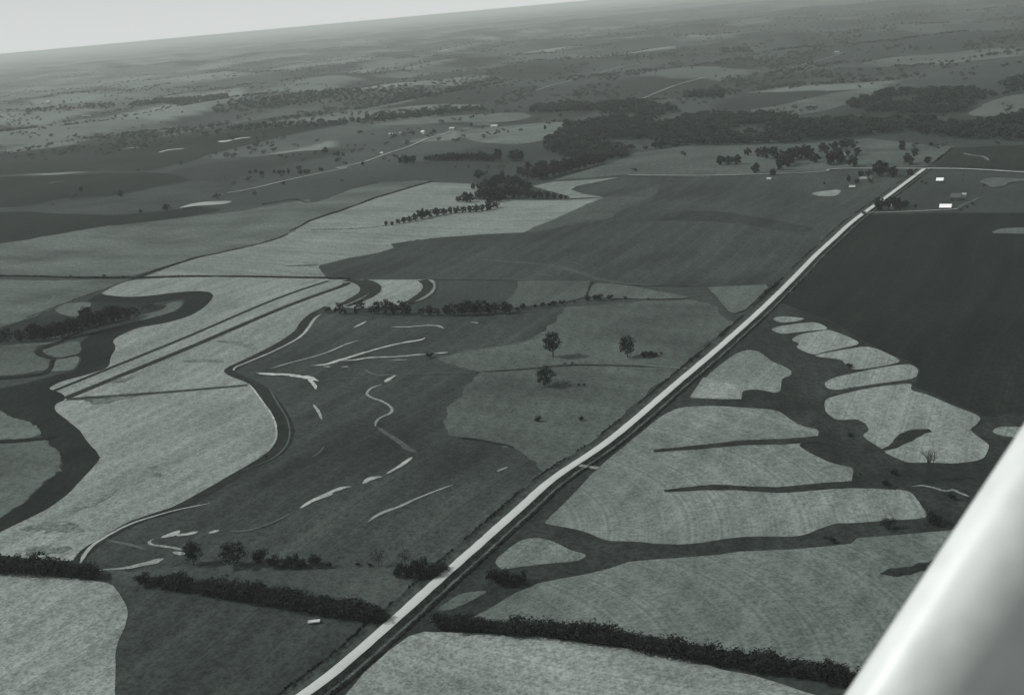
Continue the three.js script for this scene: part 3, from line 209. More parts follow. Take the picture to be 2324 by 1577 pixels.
const PLANTS = [
  ["tallest round crowned tree with bare trunk standing alone in the pasture",null,"tree","oak0",[31.8,-901.6,22.1]],
  ["single leafy tree in the pasture nearest the gravel road",null,"tree","oak1",[89.4,-888.4,18.3]],
  ["broad low spreading tree in the pasture below the ditch line",null,"tree","oak2",[22.5,-837.3,16.4]],
  ["small dark bush in the lower pasture, left of two",null,"bush","bush0",[13.1,-769.2,4.9]],
  ["small dark bush in the lower pasture, right of two",null,"bush","bush1",[42.5,-763.1,3.9]],
  ["small shrub standing between two pale terrace streaks",null,"bush","bush2",[-67.3,-929.3,5.4]],
  ["low bush in the short row right of the pasture tree","bushes beside the pasture tree","bush","bush",[102.0,-886.2,4.3,106.0,-885.3,5.9,110.6,-884.2,4.4,103.0,-891.6,4.1,108.0,-890.5,3.5,115.8,-890.4,2.4]],
  ["tiny dark shrub along the ditch lines near the broad pasture tree","ditch shrubs","bush","bush",[40.0,-881.7,2.0,45.2,-881.5,2.0,46.4,-832.0,2.3,50.2,-831.0,2.1]],
  ["bare branching dead tree left of the white wing strut",null,"tree","bare",[220.0,-603.2,19.7]],
  ["round loose bush on the creek bank below the big pale field",null,"bush","bush3",[181.6,-551.1,7.2]],
  ["dense dark bush on the creek bank nearest the wing strut",null,"bush","bush0",[205.2,-549.3,8.4]],
  ["dark shrub at the tip of the lower grass finger",null,"bush","bush1",[198.1,-603.8,4.3]],
  ["dark shrub in the rough grass left of the bare tree",null,"bush","bush2",[207.2,-615.5,4.2]],
  ["dark shrub beside the bright eroded bank line",null,"bush","bush3",[224.6,-576.0,4.5]],
  ["small dark shrub in the rough grassland near the finger fields","rough grassland shrubs","bush","bush",[189.8,-622.2,1.6,201.6,-679.8,3.3,151.3,-541.9,4.0,149.4,-547.2,2.3]],
  ["small round bush at the left tip of a pale contour strip",null,"bush","bush0",[240.4,-811.5,4.7]],
  ["tiny roadside shrub right of the gravel road","roadside shrubs","bush","bush",[274.7,-1084.4,3.6,263.8,-1062.0,2.6,254.8,-1047.3,2.2]],
  ["dark roadside shrub left of the gravel road beside the triangular field","left roadside shrubs","bush","bush",[245.1,-1070.0,7.3,237.0,-1055.1,6.4,228.5,-1037.7,5.0,252.6,-1082.1,6.6,141.3,-873.5,4.0,134.7,-864.2,4.3,171.1,-927.8,3.7]],
  ["upright leafy tree, leftmost of the bush row near the bottom",null,"tree","oak1",[-177.6,-575.8,13.8]],
  ["largest rounded tree of the bush row near the bottom",null,"tree","oak2",[-155.0,-570.1,14.6]],
  ["rounded bush just right of the largest bush row tree",null,"bush","bush1",[-141.6,-571.5,9.2]],
  ["mid sized bush in the right part of the bush row","bush row plants","bush","bush",[-133.7,-564.7,7.7,-128.1,-563.8,6.2,-123.3,-562.7,8.6,-118.7,-562.8,6.2,-112.0,-563.6,7.2,-104.1,-560.5,3.3]],
  ["tiny shrub between bush row and thin tree","tiny bush row shrubs","bush","bush",[-89.1,-559.4,2.7,-82.8,-558.4,2.4]],
  ["thin see-through tree left of the roadside thicket",null,"tree","thin0",[-78.1,-557.3,10.4]],
  ["thin see-through tree behind the roadside thicket",null,"tree","thin1",[-64.2,-555.1,10.3]],
  ["dense dark bush in the thicket left of the road","roadside thicket bushes","bush","bush",[-66.8,-544.0,6.5,-61.4,-542.6,10.7,-56.5,-541.8,11.6,-52.4,-541.7,8.3,-48.3,-541.5,7.9,-44.3,-545.7,5.6]],
  ["dark bush right of the road, left of a pair",null,"bush","bush0",[-17.5,-528.8,10.9]],
  ["low bush filling the gap of the roadside pair","roadside pair fillers","bush","bush",[-14.3,-527.7,7.3,-12.0,-527.0,5.5]],
  ["dark bush right of the road, right of a pair",null,"bush","bush2",[-6.4,-526.9,7.7]],
  ["dark round bush at the left end of the middle hedge",null,"bush","bush1",[-198.7,-555.7,8.3]],
  ["smaller bush just right of the round bush at the hedge end",null,"bush","bush2",[-194.6,-555.9,5.8]],
  ["small tree at the far left end of the middle tree row",null,"tree","bush3",[-175.2,-1123.9,7.3]],
  ["leafy tree in the middle tree row left of the pasture","middle tree row","tree","row",[-161.3,-1109.5,12.8,-155.7,-1105.4,5.2,-141.8,-1111.3,11.2,-145.1,-1101.0,6.7,-130.1,-1095.5,8.1,-124.0,-1091.2,13.3,-114.9,-1085.4,15.4,-108.4,-1083.4,12.4,-98.7,-1076.3,14.5,-92.8,-1072.4,10.1,-79.7,-1064.2,7.9,-72.6,-1061.2,10.7,-65.6,-1058.3,7.8,-57.1,-1055.0,10.7,-51.6,-1052.9,12.1,-43.3,-1051.2,12.8,-36.3,-1048.9,15.3,-30.9,-1048.9,11.3,-25.4,-1049.0,14.1,-18.5,-1048.2,11.3,-13.0,-1047.8,11.3,-3.5,-1046.5,12.0,0.7,-1049.0,8.5]],
  ["small bush in the line continuing the middle tree row","bush line right of the tree row","bush","bush",[8.4,-1054.4,4.3,13.4,-1060.5,6.4,24.6,-1062.9,4.3,31.6,-1063.8,6.0,38.7,-1065.9,5.7,42.3,-1068.8,5.5,50.2,-1071.3,5.1,61.6,-1074.2,2.9,74.8,-1080.9,5.1,81.8,-1080.4,6.6,85.2,-1079.5,7.0,95.1,-1079.5,6.1,109.8,-1078.1,3.6,130.0,-1071.4,2.0]],
  ["dark tree of the creek grove at the left edge","creek grove trees","tree","row",[-500.1,-1116.1,19.5,-485.5,-1116.1,16.2,-471.7,-1114.3,14.5,-461.3,-1113.7,17.6,-456.7,-1115.0,19.2,-449.6,-1115.6,14.4,-445.0,-1116.9,16.0,-439.3,-1119.5,15.2,-434.3,-1121.9,16.8,-429.8,-1126.0,14.4,-426.1,-1130.3,17.7,-420.0,-1134.2,17.7,-415.0,-1146.4,24.3,-410.4,-1150.7,15.4,-404.1,-1154.8,13.8,-400.4,-1162.2,19.6,-395.6,-1166.7,18.8,-390.9,-1171.2,15.6,-384.4,-1175.3,13.1,-380.4,-1182.8,11.5,-458.6,-1130.8,13.0,-446.3,-1137.9,13.0,-434.0,-1145.5,13.8,-423.5,-1159.3,18.0,-411.9,-1170.5,13.2]],
  ["faint small tree at the right tip of the creek grove","grove tip trees","tree","thin",[-377.2,-1199.2,9.2,-371.3,-1203.5,10.0,-367.9,-1208.4,8.4]],
  ["tiny bush on the fence lines of the left fields","fence line bushes","bush","bush",[-481.3,-1411.9,3.9,-452.7,-1392.7,3.4,-534.8,-1448.3,2.4,-385.3,-1477.1,3.2,-387.9,-1471.8,2.4,-413.2,-1410.0,1.9]],
  ["tree in the small round clump right of the far road","round clump by the far road","tree","far",[-179.9,-2274.0,12.2,-169.8,-2256.5,19.0,-160.9,-2258.8,14.4,-153.3,-2257.2,15.2]],
  ["tree in the dark straight windbreak beyond the pale field","windbreak trees","tree","far",[-129.9,-2267.6,9.9,-122.1,-2259.8,11.4,-114.3,-2253.3,12.1,-107.4,-2246.7,13.6,-100.6,-2242.4,13.5,-93.7,-2235.2,15.0,-87.0,-2230.3,15.0,-81.0,-2226.1,16.4,-74.3,-2223.6,15.7,-67.6,-2219.2,14.9,-61.0,-2217.1,14.1,-54.4,-2214.1,14.1,-47.1,-2211.0,16.3,-40.5,-2207.4,14.1,-33.9,-2201.1,14.8,-25.2,-2193.9,18.4,-18.0,-2188.6,15.4,-10.9,-2180.6,14.6,-3.7,-2177.5,13.2]],
  ["tall round tree at the right end of the windbreak",null,"tree","far0",[6.4,-2183.4,22.7]],
  ["tree in the big clump right of the windbreak","clump right of the windbreak","tree","far",[31.9,-2169.1,20.4,40.4,-2166.3,21.8,47.8,-2174.9,17.5]],
  ["large round tree standing alone below the windbreak",null,"tree","far1",[-29.9,-2007.0,16.2]],
  ["narrow tree right of the large round tree below the windbreak",null,"tree","far2",[9.9,-2001.0,12.8]],
  ["faint thin tree in the pasture around the windbreak","pasture trees near the windbreak","tree","thin",[-13.3,-2074.8,14.0,-35.2,-2021.4,9.5,6.0,-2081.4,9.8,14.2,-2077.4,10.5,-71.8,-2124.8,8.6,-47.9,-2116.0,8.5,-191.7,-2899.4,7.8,-145.3,-2971.8,8.9,-203.5,-2309.0,7.8]],
  ["tree in the branching creek wood in the upper middle","branching creek wood","tree","far",[-39.0,-1892.6,10.5,-28.6,-1885.2,11.8,-17.1,-1877.1,17.0,-8.0,-1886.4,19.7,0.0,-1910.4,21.3,8.1,-1924.7,18.8,18.1,-1902.2,18.5,28.4,-1896.9,19.8,38.1,-1873.4,15.7,47.6,-1852.8,12.9,-47.7,-1756.0,17.2,-58.8,-1769.2,9.9,-41.6,-1756.1,14.7,-28.4,-1787.1,15.0,-18.7,-1773.5,18.6,-8.9,-1776.8,17.4,0.8,-1771.4,19.8,10.4,-1765.6,21.0,22.5,-1763.5,18.5,32.1,-1760.8,17.2,43.8,-1748.7,15.9,52.9,-1736.0,13.4,62.1,-1728.8,12.1,71.2,-1719.4,11.5,80.2,-1711.8,9.6,89.2,-1704.2,7.2,95.9,-1698.4,4.8,-6.9,-1733.1,12.1,2.7,-1735.4,14.6,-14.2,-1705.7,11.9]],
  ["tree in the curving creek line across the pale field beyond","curving creek line","tree","far",[-155.1,-1602.4,6.8,-147.1,-1599.8,6.3,-138.8,-1606.5,7.9,-131.4,-1612.5,9.1,-124.0,-1618.8,9.1,-116.5,-1624.0,11.4,-108.2,-1637.0,14.9,-98.5,-1647.1,11.6,-88.6,-1654.4,12.8,-78.5,-1660.0,10.5,-69.5,-1665.9,10.5,-60.3,-1665.8,10.5,-51.1,-1665.3,9.8,-41.9,-1663.1,10.5,-32.8,-1660.6,11.6,-23.6,-1663.7,10.5,-14.4,-1665.0,11.7,-5.1,-1676.6,10.6]],
  ["tree in the dense wedge of wood above the cross road","wedge wood trees","tree","far",[39.9,-2007.6,15.3,49.7,-1977.6,16.5,59.6,-1955.1,20.4,69.6,-1940.1,23.0,80.7,-1948.5,23.1,92.3,-1964.5,23.2,103.6,-1972.4,23.3,115.0,-1980.5,22.1,126.6,-1989.0,22.2,138.2,-1998.2,22.3,150.0,-2008.5,21.0,162.1,-2020.3,21.1,174.4,-2034.0,19.8,183.8,-2044.4,17.1,70.9,-2021.7,18.3,82.5,-2031.6,18.4,99.6,-2038.6,17.0,116.8,-2046.6,17.1,134.3,-2056.2,17.2,152.1,-2067.7,15.8,55.3,-2048.3,15.6]],
  ["dark tree in the back pasture, leftmost of a group of three",null,"tree","far0",[353.1,-1870.1,16.2]],
  ["dark tree in the back pasture, right two of a group of three","group of three, right pair","tree","far",[366.9,-1874.0,14.9,378.9,-1868.7,16.2]],
  ["single small dark tree above the group of three",null,"tree","far1",[416.7,-1967.4,12.8]],
  ["single dark tree left of the lane end at the cross road",null,"tree","far2",[385.6,-1766.8,16.7]],
  ["dark tree beside the small white shed at the cross road",null,"tree","far0",[404.6,-1735.5,11.4]],
  ["tree in the dark clump left of the hidden farmhouse","clump left of the farmhouse","tree","far",[429.8,-1938.3,16.9,435.1,-1914.5,20.8,447.1,-1908.4,20.8,444.8,-1850.1,21.6,449.8,-1828.8,26.7,470.7,-1875.8,23.3,484.4,-1878.0,23.4,494.6,-1882.0,22.1,492.1,-1833.9,16.2,426.3,-1784.5,18.2,443.4,-1813.2,18.5]],
  ["tree around the hidden house behind the cross road","trees round the hidden house","tree","far",[533.2,-1926.0,18.4,506.9,-1795.6,21.2,521.9,-1812.9,24.1,560.5,-1964.9,15.9,580.7,-1982.4,17.5,590.9,-1975.1,17.5,570.1,-1870.8,13.9,524.8,-1801.0,13.3,554.7,-1871.9,11.1]],
  ["dark round tree right of the hidden house",null,"tree","far1",[529.8,-1759.4,18.3]],
  ["wide dark tree alone in the back right pasture",null,"tree","far2",[645.1,-1883.7,16.9]],
  ["dark tree near the crossroads in the back pasture","crossroads trees","tree","far",[635.4,-1796.5,12.2,596.8,-1713.1,18.0,620.2,-1702.6,11.6,698.6,-1904.1,7.2]],
  ["tallest dark tree beside the farmhouse left of the crossroads",null,"tree","far0",[534.3,-1649.3,24.7]],
  ["tree or shrub around the farmhouse left of the crossroads","farmhouse trees","tree","far",[485.8,-1636.6,9.7,512.4,-1666.9,9.9,521.8,-1659.6,9.9,546.8,-1629.9,17.1,568.9,-1627.4,11.0,550.8,-1669.8,11.3,492.1,-1616.0,7.2,506.7,-1604.5,7.2,451.2,-1632.2,4.3]],
  ["dark tree close against the road at the farm lane",null,"tree","far2",[451.2,-1397.0,17.7]],
  ["tree in the dark clump beside the farm lane","farm lane trees","tree","far",[466.8,-1412.7,12.3,482.3,-1446.7,8.0,476.2,-1412.7,13.5,470.3,-1385.8,9.9,480.6,-1401.0,8.9,487.6,-1410.7,7.9,489.6,-1455.7,6.9,494.7,-1396.7,4.5]],
  ["low dark shrub around the barns right of the road","barnyard shrubs","bush","bush",[561.8,-1548.0,3.7,562.2,-1565.1,3.1,613.0,-1485.9,3.4,526.8,-1340.8,3.3,539.5,-1352.8,3.3,552.9,-1371.1,3.3]],
  ["dark shrub on the road bank near the farm lane","lane bank shrubs","bush","bush",[464.3,-1444.7,7.6,428.0,-1380.5,5.2]],
  ["scattered tree in the dark far fields at left","scattered far left trees","tree","far",[-685.6,-2174.8,12.6,-817.9,-2355.5,10.3,-539.6,-1934.8,12.6,-580.7,-1930.5,7.0,-363.4,-2595.8,12.6,-326.2,-2518.2,10.5,-336.3,-2531.2,7.0,-314.4,-2504.4,7.7,-386.5,-2165.5,7.6,-448.8,-2295.7,9.1,-424.5,-2300.3,8.1,-412.9,-2285.8,9.6,-405.3,-2287.3,9.0,-395.2,-2282.4,7.7,-369.4,-2264.4,9.5,-360.3,-2265.2,8.9,-354.7,-2269.8,7.9,-330.1,-2282.5,6.4,-476.6,-2328.4,7.2,-464.9,-2325.1,7.9]],
  ["scattered tree on the far slopes in the upper middle","scattered upper middle trees","tree","far",[-363.5,-2595.8,14.5,-327.3,-2512.7,11.2,-333.5,-2284.3,8.0,-255.3,-2311.8,8.0,163.6,-2629.7,21.8,115.5,-2628.0,10.9,114.0,-3252.3,20.1,215.6,-3025.3,20.8,-51.1,-3018.5,10.4,-142.2,-2944.4,10.1,114.1,-2443.7,11.8]],
  ["dense hedge bush in the left foreground hedge","left foreground hedge","bush","hedge",[-289.0,-590.5,13.5,-284.6,-588.6,9.1,-280.3,-587.3,10.3,-277.6,-586.7,11.0,-274.7,-585.7,11.4,-269.1,-583.6,10.0,-265.6,-582.6,10.2,-262.7,-581.5,13.6,-258.4,-579.4,11.2,-254.8,-578.3,12.8,-249.7,-577.3,8.8,-247.7,-576.9,10.1,-244.0,-575.0,9.2,-238.5,-573.4,9.7,-235.2,-572.7,9.7,-231.1,-570.4,9.7,-228.3,-569.7,7.3]],
  ["dense hedge bush in the middle foreground hedge left of the road","middle foreground hedge","bush","hedge",[-188.0,-552.4,9.1,-183.9,-550.8,8.4,-181.9,-550.1,8.6,-178.6,-548.8,8.9,-177.2,-548.7,11.3,-173.9,-546.8,8.9,-171.3,-546.4,6.8,-167.7,-544.0,6.7,-164.6,-543.0,8.1,-162.5,-541.8,8.9,-160.6,-540.9,7.5,-156.8,-539.9,11.7,-154.3,-538.2,7.6,-152.4,-537.3,8.3,-148.3,-535.5,10.7,-146.5,-534.9,8.4,-144.1,-534.4,10.2,-140.5,-532.4,8.6,-139.3,-532.2,11.5,-136.2,-530.4,10.8,-133.1,-529.1,9.2,-131.1,-528.5,10.7,-128.4,-526.9,9.9,-126.4,-526.4,8.6,-123.0,-524.5,10.6,-120.7,-523.5,11.0,-118.1,-522.0,11.0,-114.5,-520.1,9.1,-113.2,-519.5,10.4,-109.9,-517.9,8.6,-107.3,-516.7,9.2,-105.0,-515.4,10.1,-103.4,-515.1,9.1,-100.6,-513.2,7.8,-97.8,-512.2,6.3,-95.5,-511.0,6.5,-92.8,-509.5,9.5,-90.6,-507.9,6.8,-106.8,-516.6,8.9,-104.4,-515.8,7.9,-101.9,-514.4,10.6,-99.2,-513.1,10.1,-97.6,-512.6,9.3,-94.5,-510.4,8.6,-92.4,-510.3,8.0,-90.5,-509.3,10.4,-88.6,-508.4,7.5,-85.6,-507.3,11.4,-83.9,-506.7,10.0,-81.9,-505.9,9.9,-79.9,-504.8,8.1,-77.5,-503.6,10.5,-75.8,-502.4,9.4,-72.7,-500.8,7.1]],
  ["hedge bush in the long foreground hedge right of the road","right foreground hedge","bush","hedge",[-45.1,-491.5,8.6,-43.3,-490.4,8.1,-40.9,-489.6,7.8,-39.3,-488.7,7.5,-36.4,-487.7,5.1,-34.6,-486.7,10.3,-32.9,-486.3,7.9,-29.8,-485.3,9.1,-28.0,-484.8,8.8,-25.9,-483.8,6.4,-23.1,-483.2,7.6,-20.6,-482.6,8.0,-19.0,-481.8,6.3,-16.4,-481.2,7.3,-14.2,-479.9,5.9,-11.8,-478.8,7.6,-9.8,-478.8,10.2,-7.8,-478.2,7.9,-6.3,-477.3,6.6,-3.5,-476.9,5.6,-2.1,-476.4,9.1,1.1,-475.2,7.1,2.9,-474.3,9.8,4.3,-473.6,6.4,7.0,-472.5,8.6,8.8,-472.0,7.2,11.3,-471.3,6.2,13.6,-470.1,9.5,14.9,-469.1,5.0,17.6,-468.2,9.8,19.3,-466.9,5.8,21.0,-466.7,10.9,23.3,-465.6,10.9,26.1,-464.3,8.0,27.4,-463.5,8.0,29.6,-462.6,10.1,32.1,-461.2,9.7,33.9,-460.2,8.7,35.3,-459.9,5.2,38.2,-457.9,7.5,39.6,-456.7,8.2,41.6,-456.3,5.3,43.4,-455.0,8.5,45.2,-454.0,5.6,47.1,-452.8,6.1,49.1,-451.2,9.2,45.3,-450.9,8.5,47.9,-449.7,8.8,50.7,-448.8,7.1,53.8,-446.3,8.2,56.8,-445.2,10.8,59.1,-444.0,11.4,62.6,-441.7,8.9,64.4,-440.3,7.5,67.9,-438.0,8.8,70.0,-437.6,10.5,74.0,-435.1,7.0,75.8,-434.1,8.1,78.4,-432.8,8.9,80.8,-431.2,8.9,83.4,-430.1,8.0,87.4,-427.9,9.2,88.6,-427.3,9.3,91.8,-425.6,11.3,94.3,-424.4,9.2,96.6,-423.2,8.5,100.3,-421.1,6.7,102.0,-420.3,9.1,104.5,-418.9,8.1,106.9,-417.3,7.4,109.7,-415.7,10.0,112.8,-413.5,10.1,114.5,-412.2,11.1,117.3,-410.5,9.2,119.3,-409.7,6.7,121.4,-407.9,7.0,124.4,-406.0,6.3,125.9,-405.2,11.8,128.9,-403.4,8.3,130.9,-402.3,10.3]]
];
const WOODS = [
  [13,13,[99.3,-2356.0,109.6,-2423.9,154.4,-2598.1,212.6,-2703.7,292.4,-2762.4,370.6,-2684.2,309.7,-2529.3,394.0,-2622.2,450.1,-2738.7,491.9,-2719.5,576.8,-2629.1,629.5,-2549.4,619.9,-2378.5,713.4,-2416.3,730.0,-2310.0,819.7,-2292.0,825.8,-2067.2,945.4,-2150.3,1060.2,-2075.6,919.0,-1795.5,816.5,-1854.3,751.6,-1948.6,721.6,-2098.8,639.1,-2115.8,549.1,-2109.5,432.8,-2114.0,354.2,-2170.8,283.4,-2183.5,305.2,-2228.8,245.1,-2135.4,204.3,-2053.5,193.9,-2090.4,110.4,-2222.8]],
  [13,13,[771.1,-2635.1,900.6,-2752.8,989.9,-2716.5,1081.9,-2674.9,1035.7,-2542.4,936.8,-2379.5,821.8,-2429.7,823.5,-2496.2,786.5,-2488.3]],
  [15,12,[1071.1,-2639.0,1254.6,-2850.6,1471.2,-2889.7,1329.7,-2609.0,1144.0,-2605.3,1032.7,-2517.8]],
  [20,11,[-340.4,-3500.0,-164.5,-3540.4,-26.6,-3580.1,-7.8,-3398.7,-135.9,-3276.2,-317.1,-3324.6]],
  [18,11,[-716.8,-3320.9,-497.8,-3346.9,-323.5,-3405.5,-160.5,-3442.7,-153.3,-3270.2,-361.4,-3320.1,-488.4,-3270.2,-700.8,-3238.0]],
  [24,12,[-1027.1,-4543.6,-690.6,-4746.6,-488.7,-4624.9,-242.7,-4616.9,-146.7,-3953.5,-209.5,-3927.6,-522.3,-4350.9,-632.8,-4308.0,-992.4,-4366.8]],
  [16,12,[-168.8,-4598.6,-85.1,-4832.6,40.4,-4988.2,45.7,-4935.1,-59.5,-4790.1,-128.0,-4058.7]],
  [16,13,[128.4,-3496.9,236.9,-3563.6,285.6,-3467.9,401.2,-2892.6,380.3,-2751.1,295.8,-2792.8,219.0,-3016.2,123.7,-3175.2]],
  [16,12,[359.1,-2907.5,434.3,-2876.6,427.9,-2764.8,336.1,-2733.2]],
  [16,12,[579.4,-3627.5,696.9,-3617.7,567.1,-2907.2,491.4,-2979.6]],
  [18,12,[1073.8,-5616.9,1204.2,-5584.6,1189.5,-5383.6,1037.5,-5354.4]],
  [18,12,[-1585.1,-5394.2,-1507.2,-5647.5,-1205.1,-5641.8,-1012.7,-4730.2,-1392.0,-5203.3,-1545.2,-5250.4]],
  [20,12,[-2002.1,-5284.5,-1794.6,-5338.9,-1642.2,-5395.3,-1621.5,-5271.8,-1817.1,-5230.9,-1967.1,-5185.0]]
];
const BUILDINGS = [
  ["barn",582.1,-1552.3,8.4,7,2.6,3,0.85,0.05,"x","white roofed barn standing alone in the upper farmyard"],
  ["barn",517.4,-1361.2,12.6,7.5,2.6,3.2,0.9,0.04,"x","long bright white roofed barn at the end of the farm lane"],
  ["barn",549.2,-1411.8,11.6,10,4,4.2,0.07,0.03,"x","large dark grey roofed barn behind the long white barn"],
  ["shed",566.3,-1430.7,4.4,4,2.4,1.6,0.3,0.25,"x","small pale shed right of the dark grey barn"],
  ["house",505.9,-1633.1,9,6,2.8,2.4,0.2,0.14,"x","long low pale roofed farmhouse left of the crossroads"],
  ["house",517.2,-1638.3,5,5,3.4,2.4,0.2,0.2,"z","small gabled wing house beside the long farmhouse"],
  ["shed",475.1,-1582.6,7.4,5,2,2,0.34,0.04,"x","small low shed with light roof near the almond field"],
  ["house",547.6,-1652.6,7,6,3,3.2,0.22,0.2,"z","pale gabled house half hidden by trees at the crossroads"],
  ["house",550.9,-1874.8,7,6,3,3,0.25,0.25,"x","small house hidden among trees behind the cross road"],
  ["shed",391.4,-1704.7,6,4,2,1.4,0.4,0.3,"x","tiny white shed at the cross road beside a dark tree"],
  ["barn",-243.7,-2949.9,19,8,3,2.6,0.42,0.36,"x","long white building, left of the far farm group"],
  ["barn",-226.2,-2948.3,10,8,4,3.4,0.4,0.4,"z","white gabled barn joined to the right of the long far building"],
  ["house",-168.2,-2931.1,9,9,5,4,0.5,0.5,"x","bright square white house in the far farm group"],
  ["barn",-99.2,-2994.8,14,7,3,2.6,0.4,0.3,"x","far pale building where the thin road fades out"],
  ["barn",6.4,-2957.1,18,8,3,2.8,0.4,0.34,"x","far pale building farthest right in the haze"],
  ["shed",-231.9,-2483.6,6,5,2.4,1.8,0.45,0.4,"x","tiny white shed just above the far road"],
  ["barn",1280.6,-4437.6,18,10,4,3.6,0.22,0.2,"x","far building on the right hand hills at the road top"],
  ["barn",-2298.4,-6385.3,26,12,5,4,0.4,0.4,"x","tiny bright building in the haze at the far left"]
];
const POLE = [610.3,-1544.8,13.0];
const TROUGH = [-104.5,-504.7];

// ---------------------------------------------------------------- helpers
let seed = 7;
const rnd = () => { seed = (seed * 1664525 + 1013904223) >>> 0; return seed / 4294967296; };
const rr = (a, b) => a + (b - a) * rnd();
const smooth = (a, b, x) => { const t = Math.min(1, Math.max(0, (x - a) / (b - a))); return t * t * (3 - 2 * t); };
const hash = (i, j) => { let n = Math.imul(i, 374761393) + Math.imul(j, 668265263) | 0; n = Math.imul(n ^ (n >>> 13), 1274126177); return ((n ^ (n >>> 16)) >>> 0) / 4294967296; };
function vnoise(x, y) {
  const i = Math.floor(x), j = Math.floor(y), fx = x - i, fy = y - j;
  const u = fx * fx * (3 - 2 * fx), v = fy * fy * (3 - 2 * fy);
  return (hash(i, j) * (1 - u) + hash(i + 1, j) * u) * (1 - v) + (hash(i, j + 1) * (1 - u) + hash(i + 1, j + 1) * u) * v;
}
const fbm = (x, y, o = 4) => { let s = 0, a = 0.5, n = 0; for (let k = 0; k < o; k++) { s += a * vnoise(x + k * 17.3, y - k * 9.1); n += a; a *= 0.5; x *= 2.03; y *= 2.03; } return s / n; };
// gently rolling land: low swells near, real hills farther out
function h(x, z) {
  const r = Math.hypot(x, z), s = Math.sin;
  const n = 2.4 * s(.0125 * x + .0051 * z + 1.1) + 1.9 * s(-.0073 * x + .0112 * z + .4) + .9 * s(.019 * x - .015 * z);
  const f = 13 * s(.0046 * z + .0017 * x + 1.4 * s(.0011 * x + .5)) + 9 * s(.0027 * x - .0061 * z + 1.2 * s(.0013 * z)) + 5 * s(.0088 * x + .0071 * z);
  const w = smooth(1700, 4200, r);
  return n * (1 - .4 * w) + f * w * 1.2 + 28 * s(.00071 * x + .0009 * z + 2) * smooth(5000, 14000, r);
}
function normalAt(x, z, out) {
  const e = 2, dx = (h(x + e, z) - h(x - e, z)) / (2 * e), dz = (h(x, z + e) - h(x, z - e)) / (2 * e);
  return out.set(-dx, 1, -dz).normalize();
}
const lift = (layer, x, z) => layer * (0.1 + Math.hypot(x, z) * 0.00013);
const AL = { x: Math.sin(29.7 * Math.PI / 180), z: -Math.cos(29.7 * Math.PI / 180) };   // the road's bearing, which the field grid follows
const along = (x, z) => x * AL.x + z * AL.z, across = (x, z) => -x * AL.z + z * AL.x;
const names = new Map();
function numbered(n) { const k = names.get(n) ?? 0; names.set(n, k + 1); return k ? `${n}_${String(k).padStart(3, '0')}` : n; }
function put(o, name, label, category, extra = {}) {
  o.name = numbered(name); Object.assign(o.userData, { label, category }, extra);
  o.traverse((m) => { if (m.isMesh) { m.castShadow = true; m.receiveShadow = true; } });
  scene.add(o); return o;
}
// silver-grey tones of the toned print: the darker, the greener
const tint = (v) => { const q = Math.sqrt(Math.min(1, v)); return [v * (.73 + .27 * q), v, v * (.9 + .1 * q)]; };
const G = (v) => new THREE.Color().setRGB(...tint(v));

function greyTexture(n, f) {
  const d = new Uint8Array(n * n * 4);
  for (let j = 0; j < n; j++) for (let i = 0; i < n; i++) {
    const v = Math.max(0, Math.min(255, f(i / n, j / n, i, j) * 255)), k = (j * n + i) * 4;
    d[k] = d[k + 1] = d[k + 2] = v; d[k + 3] = 255;
  }
  const t = new THREE.DataTexture(d, n, n);
  t.wrapS = t.wrapT = THREE.RepeatWrapping; t.magFilter = THREE.LinearFilter; t.minFilter = THREE.LinearMipmapLinearFilter;
  t.generateMipmaps = true; t.needsUpdate = true; return t;
}
// noise that wraps on the tile
function tiled(per, ox) { return (u, v) => { const x = u * per, y = v * per, i = Math.floor(x), j = Math.floor(y), fx = x - i, fy = y - j, m = (a) => ((a % per) + per) % per; const a = fx * fx * (3 - 2 * fx), b = fy * fy * (3 - 2 * fy); const q = (p, r) => hash(m(p) + ox, m(r) + ox * 3); return (q(i, j) * (1 - a) + q(i + 1, j) * a) * (1 - b) + (q(i, j + 1) * (1 - a) + q(i + 1, j + 1) * a) * b; }; }
const n4 = tiled(5, 11), n16 = tiled(16, 23), n48 = tiled(48, 31), n120 = tiled(120, 47), n250 = tiled(250, 59);
const lineTone = Array.from({ length: 40 }, (_, i) => hash(i, 5)), lineFine = Array.from({ length: 64 }, (_, i) => hash(i, 9));
const lerpLine = (arr, t) => { const n = arr.length, x = (((t % 1) + 1) % 1) * n, i = Math.floor(x), f = x - i; return arr[i % n] * (1 - f) + arr[(i + 1) % n] * f; };
